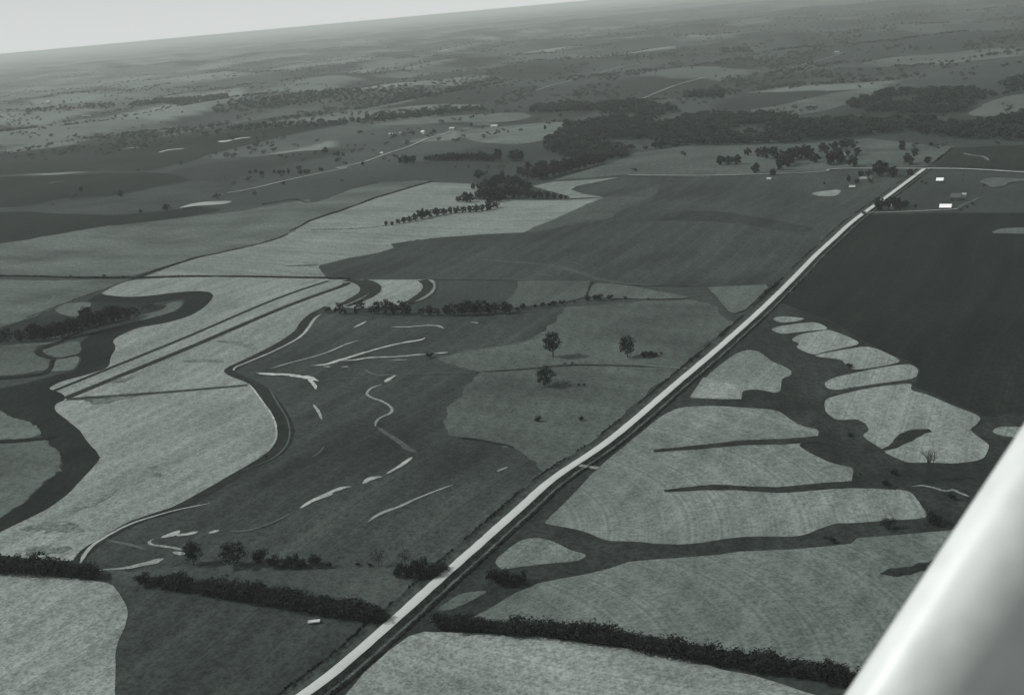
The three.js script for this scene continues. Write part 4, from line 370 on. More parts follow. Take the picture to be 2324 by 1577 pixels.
const TEX = {
  stubble: greyTexture(512, (u, v) => { const w = v + 0.012 * (n16(u, v) - .5); return .7 + .12 * (lerpLine(lineTone, w) - .5) + .12 * (lerpLine(lineFine, w) - .5) + .2 * (n16(u, v) - .5) + .42 * (n48(u, v) - .5) + .3 * (n120(u, v) - .5); }),
  arcs: greyTexture(512, (u, v) => { const w = v + 0.008 * (n16(u, v) - .5); return .7 + .15 * (lerpLine(lineTone, w) - .5) + .16 * (lerpLine(lineFine, w) - .5) + .18 * (n16(u, v) - .5) + .38 * (n48(u, v) - .5) + .26 * (n120(u, v) - .5); }),
  plow: greyTexture(512, (u, v) => { const w = v + 0.014 * (n16(u, v) - .5); return .7 + .2 * (lerpLine(lineTone, w) - .5) + .1 * (lerpLine(lineFine, w) - .5) + .26 * (n16(u, v) - .5) + .44 * (n48(u, v) - .5) + .26 * (n120(u, v) - .5); }),
  pasture: greyTexture(512, (u, v) => .7 + .4 * (n48(u, v) - .5) + .26 * (n120(u, v) - .5) + .3 * (n16(u, v) - .5)),
  grass: greyTexture(512, (u, v) => .66 + .5 * (n48(u, v) - .5) + .34 * (n120(u, v) - .5) + .5 * (n16(u, v) - .5)),
  soil: greyTexture(256, (u, v) => .72 + .4 * (n16(u, v) - .5) + .3 * (n48(u, v) - .5)),
  gravel: greyTexture(256, (u, v) => .74 + .12 * (n48(u, v) - .5) + .12 * (n120(u, v) - .5) + .05 * Math.cos(u * Math.PI * 8) + .06 * (n16(0.3, v) - .5)),
};
const TILE = { stubble: 52, arcs: 60, plow: 60, pasture: 46, grass: 40, soil: 20, gravel: 6.4 };
const MAT = {};
for (const k of Object.keys(TEX)) MAT[k] = new THREE.MeshPhysicalMaterial({ color: new THREE.Color(1, 1, 1), map: TEX[k], vertexColors: true, roughness: 1, metalness: 0, specularIntensity: .1 });
const GAIN = 1 / 0.7;

const CROSSWISE = new Set(['u1', 'u2', 'v7', 'rl', 'far1', 'far2']);          // fields worked across the road's bearing
function toneAt(style, tone, x, z, ox, cross) {
  const a = cross ? across(x, z) : along(x, z), b = cross ? along(x, z) : across(x, z);
  let k = 1;
  if (style === 'stubble' || style === 'arcs') k += .5 * (fbm(a / 70 + ox, b / 9, 3) - .5) + .4 * (fbm(x / 60, z / 60 + ox, 3) - .5);
  else if (style === 'plow') k += .7 * (fbm((a + 40 * Math.sin(b / 120)) / 110, b / 15 + ox, 3) - .5) + .8 * (fbm(x / 120 + ox, z / 120, 4) - .5);
  else if (style === 'grass') k += 1.1 * (fbm(x / 26, z / 26 + ox, 4) - .5);
  else k += .8 * (fbm(x / 60 + ox, z / 60, 4) - .5) + (cross ? .7 : .4) * (fbm(a / (cross ? 150 : 12), b / (cross ? 24 : 70), 3) - .5);
  return tone * k * GAIN;
}
const nv = new THREE.Vector3();
function finish(P, I, C, U) {
  const g = new THREE.BufferGeometry(), N = new Float32Array(P.length);
  for (let i = 0; i < P.length; i += 3) { normalAt(P[i], P[i + 2], nv); N[i] = nv.x; N[i + 1] = nv.y; N[i + 2] = nv.z; }
  g.setAttribute('position', new THREE.Float32BufferAttribute(P, 3)); g.setAttribute('normal', new THREE.BufferAttribute(N, 3));
  g.setAttribute('color', new THREE.Float32BufferAttribute(C, 3)); g.setAttribute('uv', new THREE.Float32BufferAttribute(U, 2));
  g.setIndex(I); return g;
}
const pairs = (a) => { const o = []; for (let i = 0; i < a.length; i += 2) o.push(new THREE.Vector2(a[i], a[i + 1])); return o; };
function rounded(pts) {                                     // corner cutting: the ploughed edges are curves
  for (let k = 0; k < 2; k++) {
    const o = [];
    pts.forEach((p, i) => { const q = pts[(i + 1) % pts.length]; o.push(p.clone().lerp(q, k ? .25 : .2), p.clone().lerp(q, k ? .75 : .8)); });
    pts = o;
  }
  return pts;
}
function ragged(pts, amp) {                                 // subdivide the edge and let it wander by a metre or so
  const o = [];
  pts.forEach((p, i) => {
    const q = pts[(i + 1) % pts.length], d = p.distanceTo(q), n = Math.max(1, Math.min(120, Math.round(d / Math.max(4.5, .005 * p.length()))));
    for (let k = 0; k < n; k++) { const c = p.clone().lerp(q, k / n); c.x += (fbm(c.x / 14, c.y / 14, 3) - .5) * amp * 2; c.y += (fbm(c.x / 14 + 50, c.y / 14, 3) - .5) * amp * 2; o.push(c); }
  });
  return o;
}
function fieldMesh(key, tone, layer, curved, style, poly, idx) {
  let pts = pairs(poly);
  if (curved) pts = rounded(pts);
  pts = ragged(pts, style === 'stubble' || style === 'arcs' ? .7 : style === 'pasture' ? 5 : 2);
  const tris = THREE.ShapeUtils.triangulateShape(pts, []);
  const V = pts.map((p) => [p.x, p.y]), mids = new Map();
  const maxEdge = (x, z) => Math.max(style === 'plow' ? 10 : 8, Math.hypot(x, z) * .011);
  const mid = (a, b) => { const k = a < b ? a * 1e6 + b : b * 1e6 + a; let m = mids.get(k); if (m === undefined) { m = V.length; V.push([(V[a][0] + V[b][0]) / 2, (V[a][1] + V[b][1]) / 2]); mids.set(k, m); } return m; };
  const long = (a, b) => { const dx = V[a][0] - V[b][0], dz = V[a][1] - V[b][1]; return Math.hypot(dx, dz) / maxEdge((V[a][0] + V[b][0]) / 2, (V[a][1] + V[b][1]) / 2); };
  const stack = tris.map((t) => t.slice()), I = [];
  while (stack.length) {
    const [a, b, c] = stack.pop(), e = [long(a, b), long(b, c), long(c, a)], m = Math.max(...e);
    if (m <= 1) { const [A, B, C] = [V[a], V[b], V[c]]; const cr = (B[0] - A[0]) * (C[1] - A[1]) - (B[1] - A[1]) * (C[0] - A[0]); cr > 0 ? I.push(a, c, b) : I.push(a, b, c); continue; }
    if (e[0] === m) { const k = mid(a, b); stack.push([a, k, c], [k, b, c]); }
    else if (e[1] === m) { const k = mid(b, c); stack.push([a, b, k], [a, k, c]); }
    else { const k = mid(c, a); stack.push([a, b, k], [k, b, c]); }
  }
  let cx = 0, cz = 0; pts.forEach((p) => { cx += p.x / pts.length; cz += p.y / pts.length; });
  const P = [], C = [], U = [], T = TILE[style], ox = idx * 3.7;
  for (const [x, z] of V) {
    P.push(x, h(x, z) + lift(layer, x, z), z);
    C.push(...tint(toneAt(style, tone, x, z, ox, CROSSWISE.has(key))));
    if (style === 'arcs') { const dx = x - cx + 240, dz = z - cz - 60; U.push(Math.atan2(dz, dx) * 260 / T, (Math.hypot(dx, dz) + 6 * Math.sin(dz / 45)) / T); }
    else { let a = along(x, z), b = across(x, z); if (CROSSWISE.has(key)) [a, b] = [b, a]; U.push((a + ox * 9) / T, (b + 7 * Math.sin(a / 80 + idx)) / T); }
  }
  return new THREE.Mesh(finish(P, I, C, U), MAT[style]);
}
// a ribbon draped on the land: profile = [[offset across 0..1, height above the land]]
function curvePoints(flat, step) {
  const c = new THREE.CatmullRomCurve3(pairs(flat).map((p) => new THREE.Vector3(p.x, 0, p.y)), false, 'centripetal');
  const L = c.getLength(), n = Math.max(3, Math.round(L / step));
  return { L, pts: Array.from({ length: n + 1 }, (_, i) => ({ t: i / n, p: c.getPointAt(i / n), d: c.getTangentAt(i / n), u: c.getUtoTmapping(i / n) })) };
}
function ribbon(flat, { widths, layer = 2, jitter = 0, tone, style = 'soil', from, to, profile, cols = 4, blunt = false }) {
  const x0 = flat[0], z0 = flat[1], r0 = Math.hypot(x0, z0), { L, pts } = curvePoints(flat, Math.max(2, r0 * .0028));
  const P = [], C = [], U = [], I = [], T = TILE[style];
  pts.forEach(({ t, p, d, u }, i) => {
    let a, b;
    if (widths) {
      const q = u * (widths.length - 1), k = Math.min(widths.length - 2, Math.floor(q)), w0 = widths.length === 1 ? widths[0] : widths[k] + (widths[k + 1] - widths[k]) * (q - k);
      const end = blunt ? 1 : Math.min(1, .25 + 8 * Math.min(t, 1 - t));
      a = -w0 / 2 * end * (1 + jitter * 2 * (fbm(p.x / 4, p.z / 4, 3) - .5)); b = w0 / 2 * end * (1 + jitter * 2 * (fbm(p.x / 4 + 40, p.z / 4, 3) - .5));
    } else { a = from + jitter * 2 * (fbm(p.x / 6, p.z / 6, 2) - .5); b = to + jitter * 2 * (fbm(p.x / 6 + 30, p.z / 6, 2) - .5); }
    for (let k = 0; k <= cols; k++) {
      const f = k / cols, o = a + (b - a) * f, x = p.x - d.z * o, z = p.z + d.x * o;
      P.push(x, h(x, z) + (profile ? profile(f) : lift(layer, x, z)), z);
      const tv = tone * GAIN * (1 + (style === 'gravel' ? .16 : .75) * (fbm(x / 8, z / 8, 3) - .5)); C.push(...tint(tv));
      U.push(style === 'gravel' ? f : o / T, t * L / T);
      if (i && k) { const q = i * (cols + 1) + k; I.push(q - 1, q - cols - 2, q, q, q - cols - 2, q - cols - 1); }
    }
  });
  const g = finish(P, I, C, U);
  if (profile) g.computeVertexNormals();
  return new THREE.Mesh(g, MAT[style]);
}

// ---------------------------------------------------------------- the land
{
  const rings = [0, 60, 120, 180, 240]; while (rings[rings.length - 1] < 90000) rings.push(rings[rings.length - 1] + Math.max(9, rings[rings.length - 1] * .0125));
  const ang = []; for (let a = -0.62; a < 0.62; a += .0095) ang.push(a); for (let a = .62; a < 2 * Math.PI - .62; a += .06) ang.push(a);
  const P = [], C = [], U = [], I = [], n = ang.length;
  for (const r of rings) for (const a of ang) {
    const x = Math.sin(a) * r, z = -Math.cos(a) * r; P.push(x, h(x, z), z);
    // a patchwork of farm fields on the section grid, each with its own crop tone, glare painted in westward
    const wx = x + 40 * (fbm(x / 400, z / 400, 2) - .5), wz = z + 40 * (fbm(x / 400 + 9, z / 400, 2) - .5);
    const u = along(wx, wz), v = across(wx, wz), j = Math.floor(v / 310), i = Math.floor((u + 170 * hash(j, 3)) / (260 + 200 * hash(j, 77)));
    const q = hash(i, j), glarePale = hash(i + 50, j + 90) > .5 + .5 * Math.tanh((x + 300 + .1 * r) / (.22 * r + 300));   // pale patches to the west paint in the haze glare; darker patches to the east
    const crop = glarePale ? (q < .3 ? .11 : q < .6 ? .14 : q < .85 ? .18 : .08) : (q < .35 ? .035 : q < .65 ? .045 : q < .9 ? .06 : .085);
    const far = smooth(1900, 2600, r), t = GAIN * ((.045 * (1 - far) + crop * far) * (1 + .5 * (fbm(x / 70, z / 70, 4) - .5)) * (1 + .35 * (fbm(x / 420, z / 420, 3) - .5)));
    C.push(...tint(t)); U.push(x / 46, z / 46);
  }
  for (let i = 0; i < rings.length - 1; i++) for (let k = 0; k < n; k++) { const a = i * n + k, b = i * n + (k + 1) % n, c = a + n, d = b + n; I.push(a, b, c, b, d, c); }
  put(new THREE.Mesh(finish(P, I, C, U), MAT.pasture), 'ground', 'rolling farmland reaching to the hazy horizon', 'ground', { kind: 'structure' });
}
FIELDS.forEach(([key, tone, layer, curved, style, label, poly], i) =>
  put(fieldMesh(key, tone, layer, curved, style, poly, i), key === 'w1' ? 'grass_waterway' : 'field', label, 'field', { kind: 'structure' }));
STRIPS.forEach(([name, tone, layer, jitter, label, widths, poly]) =>
  put(ribbon(poly, { widths: widths.length === 1 ? [widths[0], widths[0]] : widths, layer, jitter, tone, style: /grass|ditch|creek|damp/.test(name) ? 'grass' : 'soil', blunt: /road|lane|grass_strip|creek/.test(name) }), name, label,
    /road|lane/.test(name) ? 'road' : name.replace('_', ' '), { kind: 'structure' }));
// the gravel road: a low embankment with verges falling to shallow ditches
put(ribbon(ROAD, { from: -2.85, to: 2.85, tone: .45, style: 'gravel', jitter: .25, cols: 8, profile: (f) => 1.25 - .22 * (2 * f - 1) ** 2 }), 'gravel_road', 'straight pale gravel road running diagonally from the bottom to the upper right', 'road', { kind: 'structure' });
put(ribbon(ROAD, { from: -9.6, to: -2.6, tone: .05, style: 'grass', jitter: .5, cols: 7, profile: (f) => f > .6 ? .55 + (f - .6) * 1.2 : .55 + .25 * Math.cos(f * 10) }), 'road_verge', 'grassy verge along the left of the gravel road', 'verge', { kind: 'structure' });
put(ribbon(ROAD, { from: 2.6, to: 7.4, tone: .026, style: 'grass', jitter: .6, cols: 6, profile: (f) => f < .4 ? 1.03 - f * 1.2 : .55 }), 'road_verge', 'dark weedy ditch along the right of the gravel road', 'verge', { kind: 'structure' });
put(ribbon(ROAD, { from: 7.2, to: 8.9, tone: .085, style: 'grass', jitter: .5, cols: 2, profile: () => .6 }), 'road_verge', 'thin lighter grass line right of the dark roadside ditch', 'verge', { kind: 'structure' });
put(ribbon(ROAD, { from: 8.8, to: 10.6, tone: .02, style: 'grass', jitter: .6, cols: 2, profile: () => .62 }), 'road_verge', 'dark outer grass line along the right hand field fence', 'verge', { kind: 'structure' });

// ---------------------------------------------------------------- plants
const bark = new THREE.MeshStandardMaterial({ color: G(.04), roughness: 1 });
const deadBark = new THREE.MeshStandardMaterial({ color: G(.025), roughness: 1 });
const leafMats = [.012, .016, .021].map((v) => new THREE.MeshPhysicalMaterial({ color: G(v), roughness: .95, specularIntensity: .25, side: THREE.DoubleSide }));
function limb(a, b, ra, rb, sides = 5) {
  const dir = b.clone().sub(a), g = new THREE.CylinderGeometry(rb, ra, dir.length(), sides, 1, true);
  g.translate(0, dir.length() / 2, 0);
  g.applyQuaternion(new THREE.Quaternion().setFromUnitVectors(new THREE.Vector3(0, 1, 0), dir.clone().normalize()));
  g.translate(a.x, a.y, a.z); return g;
}
const V3 = (x, y, z) => new THREE.Vector3(x, y, z);
function leaves(clumps, count, size) {                      // small leafy sprays scattered over and through every clump
  const P = [], N = [], I = [], t = V3(), b = V3(), n = V3(), tot = clumps.reduce((s, c) => s + c.r ** 2, 0);
  for (const c of clumps) {
    const m = Math.round(count * c.r ** 2 / tot);
    for (let k = 0; k < m; k++) {
      n.set(rr(-1, 1), rr(-1, 1), rr(-1, 1)); if (n.lengthSq() < .01) n.set(0, 1, 0); n.normalize();
      const rad = c.r * Math.pow(rnd(), .42), p = n.clone().multiplyScalar(rad); p.y *= c.f ?? .8; p.add(c.p);
      const o = n.clone().add(V3(rr(-.8, .8), rr(-.3, .9), rr(-.8, .8))).normalize();
      t.set(rr(-1, 1), rr(-1, 1), rr(-1, 1)).cross(o).normalize(); b.crossVectors(o, t);
      const s = size * rr(.6, 1.35), s2 = s * rr(.55, 1), q = P.length / 3;
      for (const [u, v] of [[-s, 0], [0, -s2], [s, 0], [0, s2]]) { P.push(p.x + t.x * u + b.x * v + o.x * (u ? -.25 * s : 0), p.y + t.y * u + b.y * v + o.y * (u ? -.25 * s : 0), p.z + t.z * u + b.z * v + o.z * (u ? -.25 * s : 0)); N.push(o.x, o.y, o.z); }
      I.push(q, q + 1, q + 3, q + 1, q + 2, q + 3);
    }
  }
  const g = new THREE.BufferGeometry(); g.setAttribute('position', new THREE.Float32BufferAttribute(P, 3)); g.setAttribute('normal', new THREE.Float32BufferAttribute(N, 3)); g.setIndex(I); return g;
}
// one unit tall; w = crown width, base = height where the crown starts
function treeProto(name, { w = .8, base = .22, clumps = 14, count = 900, size = .03, mat = 0, lean = .03, trunk = .028 }) {
  const g = new THREE.Group(); g.name = name;
  const top = V3(lean, .62, rr(-.03, .03)), fork = V3(lean * .4, base + .1, 0), wood = [limb(V3(0, -.03, 0), fork, trunk, trunk * .75, 7), limb(fork, top, trunk * .75, trunk * .25)];
  const cl = [], mid = (1 + base) / 2, hy = (1 - base) / 2;
  for (let k = 0; k < clumps; k++) {
    const a = k * 2.4 + rr(-.4, .4), y = 1 - 2 * (k + .5) / clumps, rad = Math.sqrt(Math.max(0, 1 - y * y)) * rr(.55, 1);
    const r = rr(.12, .2) * Math.min(1.1, w + .15);
    const p = V3(Math.cos(a) * rad * (w / 2 - r * .6), mid + y * (hy - r * .6), Math.sin(a) * rad * (w / 2 - r * .6));
    cl.push({ p, r, f: rr(.7, .95) });
    if (k % 2 === 0) wood.push(limb(V3(lean * .6, rr(base + .08, .55), 0), p, trunk * .4, trunk * .12, 4));
  }
  cl.push({ p: V3(0, mid, 0), r: Math.min(w / 2, hy) * .7, f: 1 });
  const t = new THREE.Mesh(mergeGeometries(wood), bark); t.name = 'trunk'; g.add(t);
  const c = new THREE.Mesh(leaves(cl, count, size), leafMats[mat]); c.name = 'crown'; g.add(c);
  return g;
}
function bushProto(name, { w = 1.2, clumps = 9, count = 600, size = .05, mat = 0 }) {
  const g = new THREE.Group(); g.name = name; const cl = [], wood = [];
  for (let k = 0; k < clumps; k++) {
    const a = k * 2.4, rad = Math.sqrt((k + .3) / clumps) * w * .33, r = rr(.2, .3);
    const p = V3(Math.cos(a) * rad, rr(.28, .74) * (1 - .3 * rad / w), Math.sin(a) * rad); p.y = Math.max(p.y, r * .75);
    cl.push({ p, r, f: .9 }); if (k % 2) wood.push(limb(V3(Math.cos(a) * .05, -.03, Math.sin(a) * .05), p, .025, .008, 4));
  }
  const t = new THREE.Mesh(mergeGeometries(wood), bark); t.name = 'stems'; g.add(t);
  const c = new THREE.Mesh(leaves(cl, count, size), leafMats[mat]); c.name = 'foliage'; g.add(c);
  return g;
}
function deadTreeProto() {
  const g = new THREE.Group(), wood = []; const sub = [];
  const grow = (a, dir, len, r, lv) => {
    const b = a.clone().addScaledVector(dir, len); (lv ? sub : wood).push(limb(a, b, r, r * .68, lv > 2 ? 3 : 6));
    if (lv > 4) return;
    const m = lv === 0 ? 3 : lv < 3 ? 3 : 2;
    for (let k = 0; k < m; k++) {
      const q = dir.clone().multiplyScalar(1.25).add(V3(rr(-1, 1) * .95, rr(-.15, .7), rr(-1, 1) * .95)).normalize();
      grow(a.clone().lerp(b, k ? rr(.55, 1) : 1), q, len * rr(.58, .8), r * .66, lv + 1);
    }
  };
  grow(V3(0, -.03, 0), V3(.02, 1, 0).normalize(), .36, .025, 0);
  const t = new THREE.Mesh(mergeGeometries(wood), deadBark); t.name = 'trunk'; g.add(t);
  const c = new THREE.Mesh(mergeGeometries(sub), deadBark); c.name = 'branches'; g.add(c); return g;
}
const protos = {
  oak: [treeProto('a', { w: .82, base: .24, count: 1300, clumps: 17, size: .026 }), treeProto('b', { w: .86, base: .16, count: 1300, clumps: 16, size: .027 }), treeProto('c', { w: 1.15, base: .1, count: 1300, clumps: 15, size: .03 })],
  row: [.95, 1.1, .85, 1.25].map((w, i) => treeProto('r', { w, base: .08, count: 700, clumps: 11, size: .04, mat: i % 2 })),
  far: [.95, 1.15, .85, 1.05, 1.3].map((w, i) => treeProto('f', { w, base: .06, count: 680, clumps: 10, size: .058, mat: i % 3 })),
  thin: [.8, .95].map((w) => treeProto('t', { w, base: .2, count: 170, clumps: 12, size: .035, mat: 2, trunk: .02 })),
  bush: [1.3, 1.1, 1.5, 1.25].map((w, i) => bushProto('u', { w, mat: i % 2 })),
  hedge: [.95, 1.1, .85, 1.2, 1].map((w, i) => bushProto('h', { w, clumps: 10, count: 560, size: .045, mat: i % 3 })),
  bare: [deadTreeProto()],
};
let used = 0;
for (const [label, group, category, kind, list] of PLANTS) {
  const m = /^([a-z]+)(\d)?$/.exec(kind), set = protos[m[1]];
  for (let i = 0; i < list.length; i += 3) {
    const p = m[2] !== undefined ? set[+m[2] % set.length] : set[used++ % set.length], o = p.clone();
    const [x, z, s] = [list[i], list[i + 1], list[i + 2]], k = m[2] !== undefined ? 1 : m[1] === 'hedge' ? rr(1.05, 1.35) : rr(.9, 1.15);
    o.position.set(x, h(x, z) + .15, z); o.scale.set(s * k, s, s * k); o.rotation.y = m[1] === 'bare' ? .4 : rr(0, 6.28);
    put(o, kind === 'bare' ? 'dead_tree' : m[1] === 'hedge' ? 'hedge_bush' : category === 'bush' ? 'bush' : 'broadleaf_tree', label, category, group ? { group } : {});
  }
}
// far woods and the loose trees of the hills: too many and too small to tell apart
function inside(poly, x, z) { let c = false; for (let i = 0, j = poly.length - 1; i < poly.length; j = i++) { const a = poly[i], b = poly[j]; if ((a.y > z) !== (b.y > z) && x < (b.x - a.x) * (z - a.y) / (b.y - a.y) + a.x) c = !c; } return c; }
const lumps = [0, 1, 2].map((v) => {
  const cl = []; for (let k = 0; k < 6; k++) { const a = k * 2.4 + v; cl.push({ p: V3(Math.cos(a) * .27, rr(.35, .75), Math.sin(a) * .27), r: rr(.2, .3), f: .9 }); }
  return leaves(cl, 90, .105);
});
const stuffMat = new THREE.MeshPhysicalMaterial({ color: new THREE.Color(1, 1, 1), roughness: 1, specularIntensity: .2, side: THREE.DoubleSide });
function instanced(list, geo, name, label, category, tone) {
  const im = new THREE.InstancedMesh(geo, stuffMat, list.length), M = new THREE.Matrix4(), q = new THREE.Quaternion(), Y = V3(0, 1, 0), c = new THREE.Color();
  list.forEach(([x, z, s, w], i) => {
    q.setFromAxisAngle(Y, rr(0, 6.28)); M.compose(V3(x, h(x, z) - .03 * s, z), q, V3(s * w, s, s * w)); im.setMatrixAt(i, M);
    const v = tone * rr(.6, 1.7); im.setColorAt(i, c.setRGB(...tint(v)));
  });
  return put(im, name, label, category, { kind: 'stuff' });
}
{
  const all = [];
  for (const [sp, hh, poly] of WOODS) {
    const p = pairs(poly); let x0 = 1e9, x1 = -1e9, z0 = 1e9, z1 = -1e9; for (const q of p) { x0 = Math.min(x0, q.x); x1 = Math.max(x1, q.x); z0 = Math.min(z0, q.y); z1 = Math.max(z1, q.y); }
    const s = sp * Math.max(1, Math.sqrt((x1 - x0) * (z1 - z0) / (sp * sp) / 9000));
    for (let x = x0; x < x1; x += s) for (let z = z0; z < z1; z += s) {
      const X = x + rr(-.6, .6) * s, Zz = z + rr(-.6, .6) * s;
      if (inside(p, X, Zz) && fbm(X / 90, Zz / 90, 3) > .32) all.push([X, Zz, hh * rr(.7, 1.35), rr(.85, 1.3) * s / sp]);
    }
  }
  const open = FIELDS.filter((f) => f[0] !== 'p2' && !/^far/.test(f[0])).map((f) => pairs(f[6]));
  const loose = [];
  for (let k = 0; k < 260000 && loose.length < 16000; k++) {
    const r = 1900 * Math.exp(rnd() * 2.15), a = rr(-.6, .6), x = Math.sin(a) * r, z = -Math.cos(a) * r;
    if (rnd() > .06 + .94 * smooth(2400, 4800, r)) continue;
    const line = Math.abs(fbm(x / 620 + 8, z / 420, 3) - .5) < .012 + .01 * rnd(), lot = fbm(along(x, z) / 330 + 60, across(x, z) / 150, 3) > .655;   // creek lines and woodlots
    if (!line && !lot && rnd() > .03) continue;
    if (r < 3200 && open.some((p) => inside(p, x, z))) continue;
    loose.push([x, z, rr(5, 12), rr(1, 1.8)]);
  }
  console.log('woods', all.length, 'loose', loose.length);
  instanced(all, lumps[0], 'distant_woodland', 'dark woodland spread over the hills beyond the cross road', 'woodland', .022);
  instanced(loose, lumps[1], 'distant_trees', 'countless small trees scattered over the hazy hills', 'trees', .05);
}
// weeds and tall grass along fences and ditches
const tuft = (() => {
  const P = [], I = [];
  for (let k = 0; k < 14; k++) { const a = rr(0, 6.28), d = rr(.05, .45), x = Math.cos(a) * d, z = Math.sin(a) * d, hh = rr(.45, 1.1), w = rr(.12, .24), l = rr(-.3, .3), b = rr(0, 6.28), q = P.length / 3; P.push(x - Math.cos(b) * w, 0, z - Math.sin(b) * w, x + Math.cos(b) * w, 0, z + Math.sin(b) * w, x + l, hh, z + l * .5); I.push(q, q + 1, q + 2); }
  const g = new THREE.BufferGeometry(); g.setAttribute('position', new THREE.Float32BufferAttribute(P, 3)); g.setIndex(I); g.computeVertexNormals(); return g;
})();
function weeds(flat, off, half, height, spacing, name, label, gap = .3, yo = 0) {
  const { pts } = curvePoints(flat, spacing), list = [];
  for (const { p, d } of pts) for (let k = 0; k < 2; k++) {
    const o = off + rr(-half, half), x = p.x - d.z * o, z = p.z + d.x * o, e = fbm(x / 22, z / 22, 3);
    if (e < gap) continue;
    list.push([x, z, height * rr(.5, 1.2) * (.5 + e) + yo, rr(1, 1.6) * Math.max(1, spacing / 1.5)]);
  }
  instanced(list, tuft, name, label, 'weeds', .022);
}
for (const [name, label, half, height, spacing, poly] of FENCE_ROWS) weeds(poly, 0, half, height, spacing, name, label, .2, .3);
weeds(ROAD, -10.2, 1.3, 1.0, 1.1, 'roadside_weeds', 'dark weedy fence row along the left of the gravel road', .42, .3);
weeds(ROAD, 9.9, .9, .9, 1.2, 'roadside_weeds', 'dark weedy fence row along the right of the gravel road', .4, .3);
weeds(ROAD, 5.2, 1.8, .6, 1.6, 'roadside_weeds', 'scattered weeds in the ditch right of the gravel road', .42, .5);

// ---------------------------------------------------------------- buildings
const mats = new Map();
const paint = (v, rough = .8) => { const k = v + '/' + rough; if (!mats.has(k)) mats.set(k, new THREE.MeshStandardMaterial({ color: G(v), roughness: rough })); return mats.get(k); };
const box = (sx, sy, sz, x, y, z) => { const g = new THREE.BoxGeometry(sx, sy, sz); g.translate(x, y, z); return g; };
const part = (g, name, m, parent) => { const o = new THREE.Mesh(g, m); o.name = name; parent.add(o); return o; };
for (const [kind, x, z, len, dep, wall, rise, roofTone, wallTone, axis, label] of BUILDINGS) {
  const g = new THREE.Group();
  const sh = new THREE.Shape([new THREE.Vector2(-dep / 2, -1), new THREE.Vector2(dep / 2, -1), new THREE.Vector2(dep / 2, wall), new THREE.Vector2(0, wall + rise), new THREE.Vector2(-dep / 2, wall)]);
  const body = new THREE.ExtrudeGeometry(sh, { depth: len, bevelEnabled: false }); body.translate(0, 0, -len / 2); body.rotateY(Math.PI / 2);
  const wm = part(body, 'wall', paint(wallTone), g);
  const a = Math.atan2(rise, dep / 2), sl = Math.hypot(rise, dep / 2) + .5;
  for (const s of [-1, 1]) {
    const r = new THREE.BoxGeometry(len + 1, .16, sl); r.translate(0, .1, sl / 2 - .02); r.rotateX(a); if (s < 0) r.rotateY(Math.PI); r.translate(0, wall + rise + .03, 0);
    part(r, 'roof', paint(roofTone, kind === 'barn' ? .45 : .8), g);
  }
  const dz = dep / 2 + .04;
  if (kind === 'barn') { part(box(Math.min(4, len * .25), wall * .8, .1, 0, wall * .4, dz), 'door', paint(.05), g); for (const s of [-1, 1]) part(box(1.2, 1, .1, s * len * .32, wall * .55, dz), 'window', paint(.03, .3), g); part(box(.1, wall * .85, 3, -len / 2 - .04, wall * .42, 0), 'door', paint(.05), g); }
  else if (kind === 'house') { part(box(1.1, 2.1, .1, 0, 1.05, dz), 'door', paint(.07), g); for (const s of [-.33, .33]) part(box(1, 1.3, .1, s * len, wall * .55, dz), 'window', paint(.03, .3), g); part(box(.1, 1.3, 1, -len / 2 - .04, wall * .55, 0), 'window', paint(.03, .3), g); part(box(.8, 2.2, .8, len * .22, wall + rise + .3, 0), 'chimney', paint(.2), g); }
  else part(box(Math.min(2, len * .3), wall * .75, .1, -len * .15, wall * .38, dz), 'door', paint(.05), g);
  g.position.set(x, h(x, z) + .4, z); g.rotation.y = (axis === 'x' ? -29.7 : 60.3) * Math.PI / 180;
  put(g, kind === 'house' ? 'farmhouse' : kind, label, kind === 'house' ? 'house' : kind);
}
{
  const [x, z, s] = POLE, g = new THREE.Group();
  part(new THREE.CylinderGeometry(.22, .38, s, 8).translate(0, s / 2 - .4, 0), 'pole_shaft', paint(.03), g);
  part(box(2.6, .22, .22, 0, s - 1.4, 0), 'crossarm', paint(.03), g);
  g.position.set(x, h(x, z) + .2, z); put(g, 'utility_pole', 'tall thin dark pole standing behind the barns', 'pole');
}

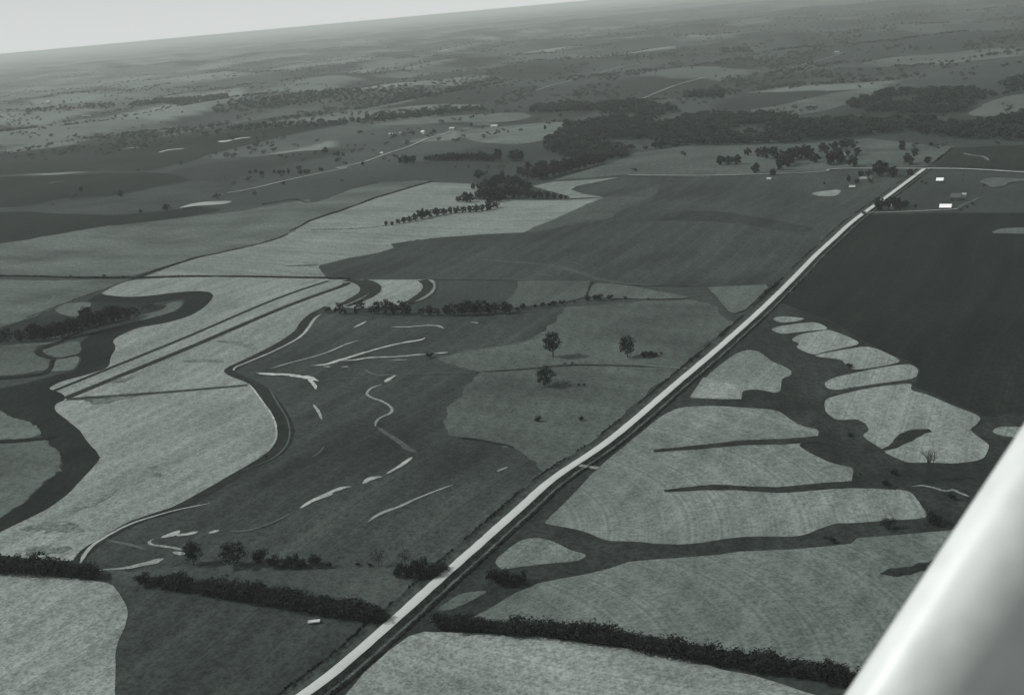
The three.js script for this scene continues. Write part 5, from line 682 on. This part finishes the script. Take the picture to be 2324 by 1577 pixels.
{
  const [x, z] = TROUGH, g = new THREE.Group();                       // an open trough on four feet
  part(mergeGeometries([box(5.6, .12, 1.9, 0, .62, 0), box(5.6, .55, .12, 0, .95, .9), box(5.6, .55, .12, 0, .95, -.9), box(.12, .55, 1.66, 2.73, .95, 0), box(.12, .55, 1.66, -2.73, .95, 0)]), 'basin', paint(.75), g);
  for (const [sx, sz] of [[-1, -1], [-1, 1], [1, -1], [1, 1]]) part(box(.16, .9, .16, sx * 2.3, .12, sz * .7), 'foot', paint(.2), g);
  g.position.set(x, h(x, z) + .45, z); g.rotation.y = .05; put(g, 'feed_trough', 'small bright white trough lying in the dark field at the bottom', 'trough');
}

// ---------------------------------------------------------------- the aeroplane's own wing strut, a metre from the lens
{
  const a = V3(0.0479, 268.9547, -0.8356), b = V3(0.9345, 269.8759, -1.2644), chord = V3(0.7690, -0.6391, -0.0341).normalize(), half = 0.0954;
  const axis = b.clone().sub(a), deep = V3().crossVectors(axis, chord).normalize(); chord.crossVectors(deep, axis).normalize();
  const P = [], U = [], I = [], n = 72, m = 24;
  for (let j = 0; j <= m; j++) for (let i = 0; i <= n; i++) {
    const t = i / n * 2 * Math.PI, c = Math.cos(t), s = Math.sin(t), p = a.clone().addScaledVector(axis, j / m);
    p.addScaledVector(chord, half * c).addScaledVector(deep, half * .52 * s * (1 + .25 * -c));
    P.push(p.x, p.y, p.z); U.push(i / n * 2, j / m * 4);
    if (i && j) { const q = j * (n + 1) + i; I.push(q - 1, q, q - n - 2, q, q - n - 1, q - n - 2); }
  }
  const g = new THREE.BufferGeometry(); g.setAttribute('position', new THREE.Float32BufferAttribute(P, 3)); g.setAttribute('uv', new THREE.Float32BufferAttribute(U, 2)); g.setIndex(I); g.computeVertexNormals();
  const film = greyTexture(256, (u, v) => .86 + .1 * (n16(u, v) - .5) + .14 * (n4(u, v) - .5) + .03 * (n120(u, v) - .5));
  const strut = new THREE.Mesh(g, new THREE.MeshPhysicalMaterial({ color: G(.68), map: film, roughness: .5, clearcoat: .25, clearcoatRoughness: .35 }));
  put(strut, 'wing_strut', 'white painted aeroplane wing strut crossing the lower right corner', 'wing strut');
}
renderer.render(scene, camera);
